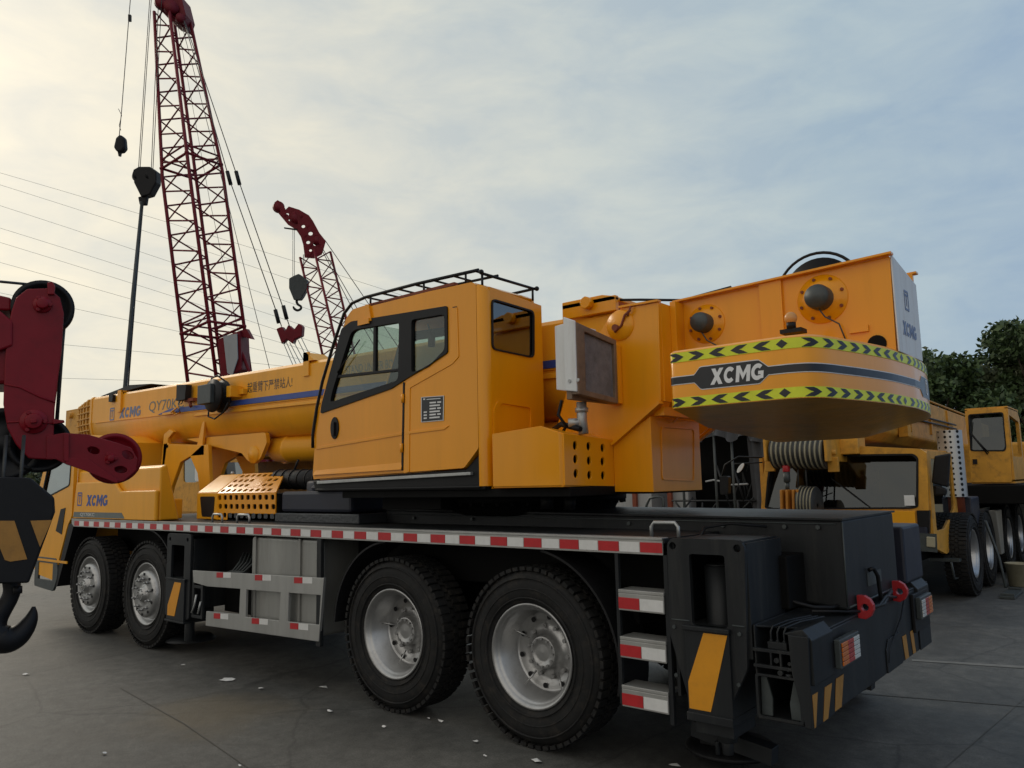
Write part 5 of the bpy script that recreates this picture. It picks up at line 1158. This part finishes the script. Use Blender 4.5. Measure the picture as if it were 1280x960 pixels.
b=MB(); b.box(.62,.98,7.9,8.6,.52,.56); b.tube([(.9,7.8,.52),(.9,7.9,.30),(.9,8.2,.28),(.9,8.3,.52)],.015,6); b.build('cab_step',M['motor'],t)
for (yy_,) in ((10.6,),(13.9,)):
    b=MB(); b.px([[(yy_,.1+.3),(yy_+.28,.4),(yy_+.40,1.1),(yy_-.15,1.1)]],.98,1.08); b.build('outrigger_leg',M['tank'],t,bevel=.01)
b=MB(); b.tube([(1.12,9.2,1.0),(1.2,9.5,.45),(1.28,9.3,.05)],.02,6); b.build('access_ladder_rail',M['motor'],t)
for i,yy_ in enumerate((8.62,9.8,11.8,13.1)):
    wheel(1.06,yy_,False,False,t,yaw=math.pi/2); wheel(-1.5,yy_,False,False,t,yaw=-math.pi/2)
# mirrors
b=MB(); b.extr([(X(1166,577)[0],Y0+.1,1.93),(X(1186,573)[0],Y0+.1,1.96),(X(1183,612)[0],Y0+.1,1.52),(X(1162,606)[0],Y0+.1,1.58)],(0,.08,0)); o=b.build('wing_mirror',M['black'],t,bevel=.02)
b=MB(); b.extr([(X(1166,609)[0],Y0+.1,1.56),(X(1181,609)[0],Y0+.1,1.5),(X(1180,620)[0],Y0+.1,1.42),(X(1165,619)[0],Y0+.1,1.42)],(0,.08,0)); b.build('wing_mirror',M['black'],t,bevel=.02)
b=MB(); b.py([rr([X(910,595),X(921,595),X(921,617),X(911,618)],.03,3)],Y0-.3,Y0-.2); b.build('wing_mirror',M['black'],t,bevel=.01)
b=MB(); b.tube([(X(953,572)[0],Y0,X(953,572)[1]),(X(930,572)[0],Y0-.2,X(930,571)[1]),(X(915,580)[0],Y0-.25,X(915,581)[1]),(X(911,596)[0],Y0-.25,X(911,596)[1])],.012,6); b.tube([(X(953,577)[0],Y0,X(953,578)[1]),(X(925,579)[0],Y0-.2,X(925,580)[1])],.01,6); b.build('mirror_arm',M['black'],t)
b=MB(); b.py([ovalpx(X(933,585)[0],X(933,585)[1],.085,.03,.9)],Y0-.22,Y0-.2); b.build('convex_mirror',M['whitepanel'],t)
# boom
b=MB(); b.extr([(-.95,7.3,2.25),(-.95,7.3,2.95),(-.05,7.3,3.12),(-.05,7.3,2.40),(-.2,7.3,2.25)],(.0,11,-.25)); b.build('main_boom',M['yellow_old'],t,bevel=.03)
b=MB(); b.box(-.05,.08,8.3,8.45,2.35,3.05); b.box(-.04,.1,9.6,9.8,2.3,2.7); b.tube([(-.02,8.1,3.12),(.05,8.12,3.3)],.01,5); b.build('boom_lug',M['yellow_old'],t,bevel=.01)
MB().box(.05,.35,8.9,9.15,2.55,2.8).build('boom_lamp',M['black'],t,bevel=.03)
for yy_ in (8.9,10.4,11.9,13.4): MB().box(-.049,-.02,yy_,yy_+.10,2.42,2.95).build('boom_rib',M['yellow_old'],t)
for z_ in (2.62,2.70): MB().tube([(-.03,8.0,z_),(.0,9.5,z_-.05),(-.02,11,z_+.02),(.0,14,z_-.02)],.018,6).build('hydraulic_hose',M['black'],t)
b=MB(); b.tube([(-.05,8.5,3.13),(-.05,12,3.05),(-.05,17,2.93)],.02,6); b.build('boom_edge_rail',M['yellow_old'],t)
# head sheaves
Y1=6.75
c0=on(968,566,'y',Y1); c1=on(1034,566,'y',Y1)
b=MB()
n_=11; 
for i in range(n_):
    c=c0.lerp(c1,(i+.5)/n_); 
    b.piece(); b.lathe([(.03,-.034),(.215,-.034),(.222,-.028),(.19,-.008),(.19,.008),(.222,.028),(.215,.034),(.03,.034)],c,(1,0,0),32)
b.build('sheave',M['rope'],t)
b=MB()
for i in range(n_):
    c=c0.lerp(c1,(i+.5)/n_); b.piece(); b.lathe([(.200+.018*math.cos(u),.015*math.sin(u)) for u in [R(45*j) for j in range(9)]],c,(1,0,0),28)
b.build('sheave_rope',M['beige'],t)
b=MB()
for c,sg in ((c0,-1),(c1,1)):
    b.obox(c+V((sg*.05,.2,.05)),V((.02,0,0)),V((0,.42,0)),V((0,0,.17))); b.obox(c+V((sg*.07,0,-.16)),V((.07,0,0)),V((0,.03,0)),V((0,0,.10)))
b.cyl(c0-V((.12,0,0)),c1+V((.12,0,0)),.04,n=12); b.box(c0.x-.1,c1.x+.3,Y1+.35,Y1+.7,c0.z-.05,c0.z+.35)
b.build('boom_head',M['yellow_old'],t,bevel=.01)
# perforated exhaust shield, pipes
b=MB(); n=14; pts=[(.80+.17*math.cos(R(a)),8.95+.17*math.sin(R(a))) for a in range(-160,60,12)]
k=b.add([(x,y,1.36) for x,y in pts]);b.add([(x,y,2.33) for x,y in pts])
for i in range(len(pts)-1): b.face((k+i,k+i+1,k+len(pts)+i+1,k+len(pts)+i),True)
b.build('exhaust_shield',M['perf'],t,recalc=False)
b=MB(); b.cyl((.82,8.98,1.1),(.82,8.98,2.3),.10,n=16); b.build('exhaust_stack',M['rust'],t)
for i in range(3): MB().tube([(.60+.09*i,8.55,1.1),(.60+.09*i,8.55,1.80),(.55+.09*i,8.6,1.86)],.03,8).build('air_pipe',M['beige'],t)
# operator cab of far crane
Yc=10.6; X=lambda px,py:(on(px,py,'y',Yc).x,on(px,py,'y',Yc).z)
ff=[X(1214,603),X(1211,560),X(1206,520),X(1209,513),X(1256,510),X(1260,520),X(1265,603)]; gg=[X(1213,564),X(1210,518),X(1254,515),X(1258,560),X(1256,564)]
b=MB(); b.py([rr(ff,.03,3),rr(gg,.04,3)],Yc,Yc+.05); x1=ff[5][0]
b.px([[(Yc+.05,1.55),(Yc+1.3,1.55),(Yc+1.3,2.6),(Yc+1.1,2.74),(Yc+.05,2.74)],rr([(Yc+.12,1.95),(Yc+1.15,1.95),(Yc+1.15,2.55),(Yc+.12,2.62)],.05,3)],x1-.05,x1); b.px([[(Yc+.05,1.55),(Yc+1.3,1.55),(Yc+1.3,2.6),(Yc+1.1,2.74),(Yc+.05,2.74)]],ff[2][0],ff[2][0]+.03)
b.box(ff[2][0],x1,Yc+.05,Yc+1.2,2.72,2.76); b.box(ff[2][0],x1,Yc+.05,Yc+1.3,1.52,1.58)
c_=b.build('operator_cab',M['yellow_old'],t,bevel=.015)
b=MB(); b.poly([(a,Yc+.02+(z-1.95)*.16,z) for a,z in rr(gg,.04,3)]); b.build('window',M['tint2'],c_); MB().py([rr(gg,.04,3),rr([((a-1.02)*.94+1.02,(z-2.4)*.94+2.4) for a,z in gg],.04,3)],Yc-.01,Yc+.15).build('window_seal',M['black'],c_)
b=MB(); b.box(ff[2][0]+.1,x1-.1,Yc+.5,Yc+.9,1.6,2.3); b.build('operator_seat',M['seat'],c_,bevel=.05)
a=X(1212,540);d=X(1235,568); b=MB(); b.tube([(a[0],Yc-.03,a[1]),(d[0],Yc-.03,d[1])],.012,5); b.tube([(a[0]+.03,Yc-.03,a[1]-.05),(d[0]+.02,Yc-.03,d[1]+.02)],.008,5); b.tube([(a[0],Yc-.03,a[1]),(a[0]+.02,Yc-.03,a[1]+.22)],.006,5); b.build('wiper',M['black'],c_)
a=X(1219,577); MB().box(a[0]-.03,a[0]+.03,Yc-.03,Yc,a[1]-.04,a[1]+.04).build('door_latch',M['black'],c_)
b=MB(); b.box(-.9,2.2,10.4,14.5,1.2,1.5); b.lathe([(.001,1.2),(.8,1.2),(.8,1.1),(.001,1.1)],(-.1,12,0),(0,0,1),32); b.build('slew_platform',M['void'],t,bevel=.02)
b=MB(); b.box(-1.1,1.5,14.5,16,1.3,2.3); b.build('counterweight',M['yellow_old'],t,bevel=.05)
# hanging hook block in front of far crane's cab
t=thing('hook_block','yellow hook block with thick sheaves and red pin before far crane windscreen','hook block',on(1000,655,'y',6.7))
c0=on(1002,630,'y',6.7);c1=on(1022,632,'y',6.75)
b=MB()
for i in range(5): b.piece(); c=c0.lerp(c1,(i+.5)/5); b.lathe([(.03,-.022),(.25,-.022),(.255,-.016),(.225,0),(.255,.016),(.25,.022),(.03,.022)],c,(1,0,.0),32)
b.build('sheave',M['rope'],t)
b=MB()
for i in range(5): b.piece(); c=c0.lerp(c1,(i+.5)/5); b.lathe([(.235+.014*math.cos(u),.013*math.sin(u)) for u in [R(45*j) for j in range(9)]],c,(1,0,0),28)
b.build('sheave_rope',M['beige'],t)
b=MB()
for x in (980,987,995,1000):
    c=on(x,636,'y',6.62); b.piece(); b.obox(c,V((.018,0,0)),V((0,.10,0)),V((.01,0,.26)))
b.build('cheek_plate',M['ochre'],t,bevel=.01)
c=on(983,590,'y',6.65); b=MB(); b.cyl(c,c+V((0,0,-.14)),.045,n=14); b.cyl(c+V((0,0,-.14)),c+V((0,0,-.24)),.03,n=12); b.build('pin_shackle',M['motor'],t); MB().cyl(c,c+V((0,0,.09)),.05,n=14).build('red_pin',M['redlug'],t,bevel=.01)
b=MB()
for x,x2 in ((997,998),(1006,1009)): b.piece(); b.tube([on(x,570,'y',6.75),on(x2,615,'y',6.72)],.012,6)
b.build('hoist_rope',M['rope'],t)
# ================================================================ SCAFFOLD SHELTER AND SITE HUT
t=thing('scaffold_shelter','open scaffold shelter with drooping grey tarpaulin behind the counterweight','shelter',(-5,12.5,0))
Ys=11.5; X=lambda px,py: on(px,py,'y',Ys)
random.seed(11)
n=40; top=[];bot=[]
for i in range(n+1):
    px_=860+(985-860)*i/n; x=X(px_,600).x
    sag=.10*abs(math.sin(i/n*math.pi*5)); zt=3.05-.02*i/n-.10*abs(math.sin(i/n*math.pi*5)); zb=2.48+.16*abs(math.cos(i/n*math.pi*3.2))*(1 if i<26 else .3)-.1*(i/n)
    top.append((x,Ys-.05*math.sin(i*.9),zt)); bot.append((x,Ys-.10+.09*math.sin(i*1.3),zb))
b=MB(); k=b.add(top); b.add(bot); mid=b.add([((a[0]),a[1]-.06*math.sin(j*1.1),(a[2]+c[2])/2) for j,(a,c) in enumerate(zip(top,bot))])
for i in range(n): b.face((k+i,k+i+1,mid+i+1,mid+i),True); b.face((mid+i,mid+i+1,k+n+1+i+1,k+n+1+i),True)
b.build('tarpaulin_valance',M['tarp'],t,recalc=False)
b=MB(); a=X(936,600).x; c=X(985,600).x; m=16; ks=[]
for i in range(m+1):
    x=a+(c-a)*i/m; yo=Ys+.05*math.sin(i*1.7); ks.append(b.add([(x,yo,2.75),(x+.05,yo+.04,1.4),(x+.02*math.sin(i),yo,0.02)]))
for i in range(m):
    for j in range(2): b.face((ks[i]+j,ks[i+1]+j,ks[i+1]+j+1,ks[i]+j+1),True)
b.build('tarpaulin_curtain',M['tarp'],t,recalc=False)
xl=X(800,600).x; xr_=X(985,600).x
b=MB(); b.box(xl-1,xr_-.3,Ys+.1,Ys+6,3.0,3.05); b.build('tarpaulin_roof',M['tarp'],t); b=MB(); b.box(X(838,600).x-1,xr_+.5,Ys+2.6,Ys+2.7,0,3.0); b.build('dark_backdrop',M['void'],t)  # black backdrop added at the back so the shelter interior reads as shade
for px_ in (854,895,917,962): x=X(px_,600).x; MB().cyl((x,Ys,0),(x,Ys,2.95),.03,n=8).build('scaffold_pole',M['motor'],t)
def sc(a,c,r=.022,dy=0): MB().tube([X(*a)+V((0,dy,0)),X(*c)+V((0,dy,0))],r,6).build('scaffold_brace',M['deck'],t)
sc((840,626),(945,626)); sc((896,582),(915,640)); sc((918,588),(930,626)); sc((888,600),(876,640),.015,1.5); sc((905,600),(893,640),.015,1.5); sc((925,640),(942,622)); sc((843,626),(858,645)); sc((866,622),(848,645)); sc((878,628),(878,646),.02); sc((888,640),(896,628),.018); sc((916,566),(909,590),.018,1.); sc((880,590),(890,628),.018,2); sc((922,626),(924,646),.03)
b=MB(); b.tube([X(882,602),X(892,600),X(903,602),X(914,606),X(935,605)],.02,6); b.build('white_cable',M['panelgrey'],t)
for p,q in (((878,628),(884,646)),((868,590),(874,640)),((842,600),(850,646))): sc(p,q,.016,2.5)
t=thing('site_hut','pale grey panelled hut wall seen low between engine box and deck','hut',(X(760,600).x,Ys+1,0))
x0=X(690,600).x;x1=X(805,600).x
MB().box(x0,x1,Ys+.3,Ys+2.5,0,1.9).build('wall',M['panelgrey'],t); 
for px_ in (786,830): x=X(px_,600).x; MB().box(x-.05,x+.05,Ys+.2,Ys+.28,0,1.9).build('wall_post',M['rust'],t)
MB().box(X(826,600).x,X(850,600).x,Ys+.35,Ys+.45,0,1.75).build('loose_panel',M['panelgrey'],t)
MB().tube([X(808,646),X(808,632),X(812,623),X(820,621),X(829,622),X(829,646)],.03,8).build('bent_pipe',M['motor'],t)
# ================================================================ TREES
def tree(name,label,base,h,spread,seed,nleaf,mat,cat='tree',group=None,ls=.115,trunk=.16):
    random.seed(seed); t=thing(name,label,cat,base,group); base=V(base)
    b=MB(); top=base+V((0,0,h*.55)); b.tube([base,base+V((.1,.05,h*.3)),top],[trunk,trunk*.75,trunk*.45],8)
    cl=[]
    nl=16
    for i in range(nl):
        a=random.uniform(0,6.28); rr0=spread*random.uniform(.15,.85); z=h*random.uniform(.32,.93)
        rr0*= (1.15-abs(z/h-.55)*1.3)
        c=base+V((math.cos(a)*rr0,math.sin(a)*rr0,z)); r=spread*random.uniform(.24,.42)
        cl.append((c,r)); s0=base+V((0,0,h*random.uniform(.25,.5))); b.tube([s0,(s0+c)/2+V((0,0,.2)),c],[trunk*.35,trunk*.2,trunk*.08],5)
    b.build('trunk',M['bark'],t)
    b=MB()
    for i in range(nleaf):
        c,r=random.choice(cl); 
        while True:
            d=V((random.gauss(0,1),random.gauss(0,1),random.gauss(0,1)))
            if d.length>.01: break
        d.normalize(); p=c+V((d.x,d.y,d.z*.75))*r*(random.random()**.35)*random.choice((1,1,1.12))
        n=V((random.gauss(0,1),random.gauss(0,1),random.gauss(.4,1))).normalized(); u=n.orthogonal().normalized(); u=(Matrix.Rotation(random.uniform(0,6.28),3,n)@u); v=n.cross(u); l=ls*random.uniform(.6,1.3)
        b.poly([p-u*l,p+v*l*.5,p+u*l,p-v*l*.5])
    b.build('crown',mat,t,recalc=False)
def gp(px,d): r=ray(px,590); r=r/FL*d; return (CAM.x+r.x,CAM.y+r.y,0)
tree('broadleaf_tree','dark green tree directly right of the counterweight, shortest of its row',gp(1168,27),5.9,2.5,1,15000,M['leaf'],group='trees beyond the yard')
tree('broadleaf_tree','dark green tree between counterweight and far operator cab, with dip in its top',gp(1206,31),5.9,2.0,2,15000,M['leaf'],group='trees beyond the yard')
tree('broadleaf_tree','sparser tree behind the far operator cab with sky showing through',gp(1250,28),6.0,2.0,3,12000,M['leaf2'],group='trees beyond the yard')
tree('broadleaf_tree','tallest tree at the right edge of the picture',gp(1305,27),7.0,2.4,4,17000,M['leaf'],group='trees beyond the yard')
tree('broadleaf_tree','tree half hidden behind the counterweight',gp(1125,31),7.0,2.6,5,10000,M['leaf2'],group='trees beyond the yard')
tree('broadleaf_tree','dim tree beyond house at left edge',gp(-12,34),5.4,2.6,6,6500,M['leaf2'],group='trees behind the red boom',ls=.16)
tree('broadleaf_tree','small dim tree just right of house under red boom',gp(30,36),2.7,1.5,7,3000,M['leaf2'],group='trees behind the red boom',ls=.14)
t=thing('house','small pale house with dark roof among trees at left edge','house',gp(12,42))
o=V(gp(12,42)); pxpoly([(4,582),(11,573),(19,583),(19,640),(4,640)],42,3,'wall',M['panelgrey'],t); pxpoly([(2,583),(11,571.5),(22,583),(20,585),(11,575),(4,585)],41.8,3.5,'roof',M['roof'],t)
# low pale wall at right edge
o=thing('boundary_wall','pale rendered boundary wall at right edge behind far crane','wall',(2.8,17,0)); MB().box(1.9,9,18,18.3,0,2.3).build('wall_panel',M['wallc'],o); MB().box(1.9,9,17.97,18.33,2.3,2.36).build('wall_coping',M['panelgrey'],o)
# ================================================================ YARD BITS
b=MB(); c=on(1274,733,'z',0); b.lathe([(.0001,.01),(.13,.01),(.16,.33),(.165,.33),(.165,.345),(.145,.345),(.12,.03),(.0001,.03)],c,(0,0,1),28); o=b.build('bucket',M['beige']); tag(o,'beige plastic bucket standing on concrete at right edge','bucket')
c=on(1264,744,'z',0); b=MB(); b.box(c.x-.08,c.x+.10,c.y-.45,c.y+.4,.005,.04); b.box(c.x-.07,c.x+.09,c.y-.4,c.y-.36,.041,.07); b.box(c.x-.07,c.x+.09,c.y+.3,c.y+.34,.041,.07); o=b.build('steel_ramp',M['motor'],bevel=.004); tag(o,'narrow grey steel plate lying on concrete beside far crane wheels','steel plate')
MB().poly([on(1140,824,'z',.004),on(1290,833,'z',.004),on(1290,836,'z',.004),on(1140,826,'z',.004)]).build('slab_joint',M['joint'],recalc=False)['kind']='structure'
MB().poly([on(1060,865,'z',.004),on(1300,884,'z',.004),on(1300,884.9,'z',.004),on(1060,865.7,'z',.004)]).build('slab_joint',M['stain'],recalc=False)['kind']='structure'
MB().poly([on(1180,960,'z',.004),on(1290,864,'z',.004),on(1290.8,864.3,'z',.004),on(1181.5,960,'z',.004)]).build('slab_joint',M['stain'],recalc=False)['kind']='structure'
MB().poly([on(150,860,'z',.004),on(230,905,'z',.004),on(310,960,'z',.004),on(312.5,960,'z',.004),on(231.5,904.4,'z',.004),on(151,859.6,'z',.004)]).build('slab_joint',M['stain'],recalc=False)['kind']='structure'
random.seed(5)
lab={0:'torn white paper scrap nearest the bottom edge',1:'folded white paper strip below rear wheel',2:'small paper scrap left of third wheel'}
spots=[(284,850,14,4,'white paper scrap on concrete beneath the side guard'),(33,843,6,2,'small paper scrap on concrete at left below large hook'),(404,860,9,3,'white paper scrap left of the third wheel on concrete'),(412,889,6,4,'crumpled paper scrap on concrete left below third wheel'),(551,902,6,4,'crumpled white paper piece beneath gap between rear wheels'),(595,928,6,3,'flat white paper scrap below front of rearmost wheel'),(480,909,4,2,'tiny paper scrap below third wheel'),(672,952,9,7,'torn white paper pile at bottom edge below rearmost wheel'),(606,946,3,2,'tiny paper scrap close to bottom edge left of torn pile'),(130,942,4,2,'tiny pale scrap near bottom left on concrete'),(845,958,10,4,'white paper piece at bottom edge before rear outrigger pad'),(228,832,5,1.5,'thin paper scrap near front outrigger pad'),(536,899,3,1.5,'speck of paper just left of crumpled piece'),(326,861,4,2,'small paper speck right of the scrap under side guard'),(660,905,3,2,'paper speck in shade under rearmost wheel'),(300,958,4,2,'small paper speck at bottom edge, left of centre')]
for (x,y,w_,h_,lb) in spots:
    c=on(x,y,'z',.006); s_=(c-CAM).length/FL; b=MB(); k=7
    pts=[]
    for i in range(k):
        a=2*math.pi*i/k; r1=random.uniform(.55,1.1); pts.append(c+V((WX.x,WY.x,0)).normalized()*(math.cos(a)*w_*s_*.75*r1)+FVEC*(math.sin(a)*h_*s_*1.6*r1)+V((0,0,random.uniform(0,.012))))
    m_=b.add([c+V((0,0,.012))]); kk=b.add(pts)
    for i in range(k): b.face((m_,kk+i,kk+(i+1)%k))
    o=b.build('paper_scrap',M['paper'],recalc=False); tag(o,lb,'paper scrap','paper scraps littering the concrete')
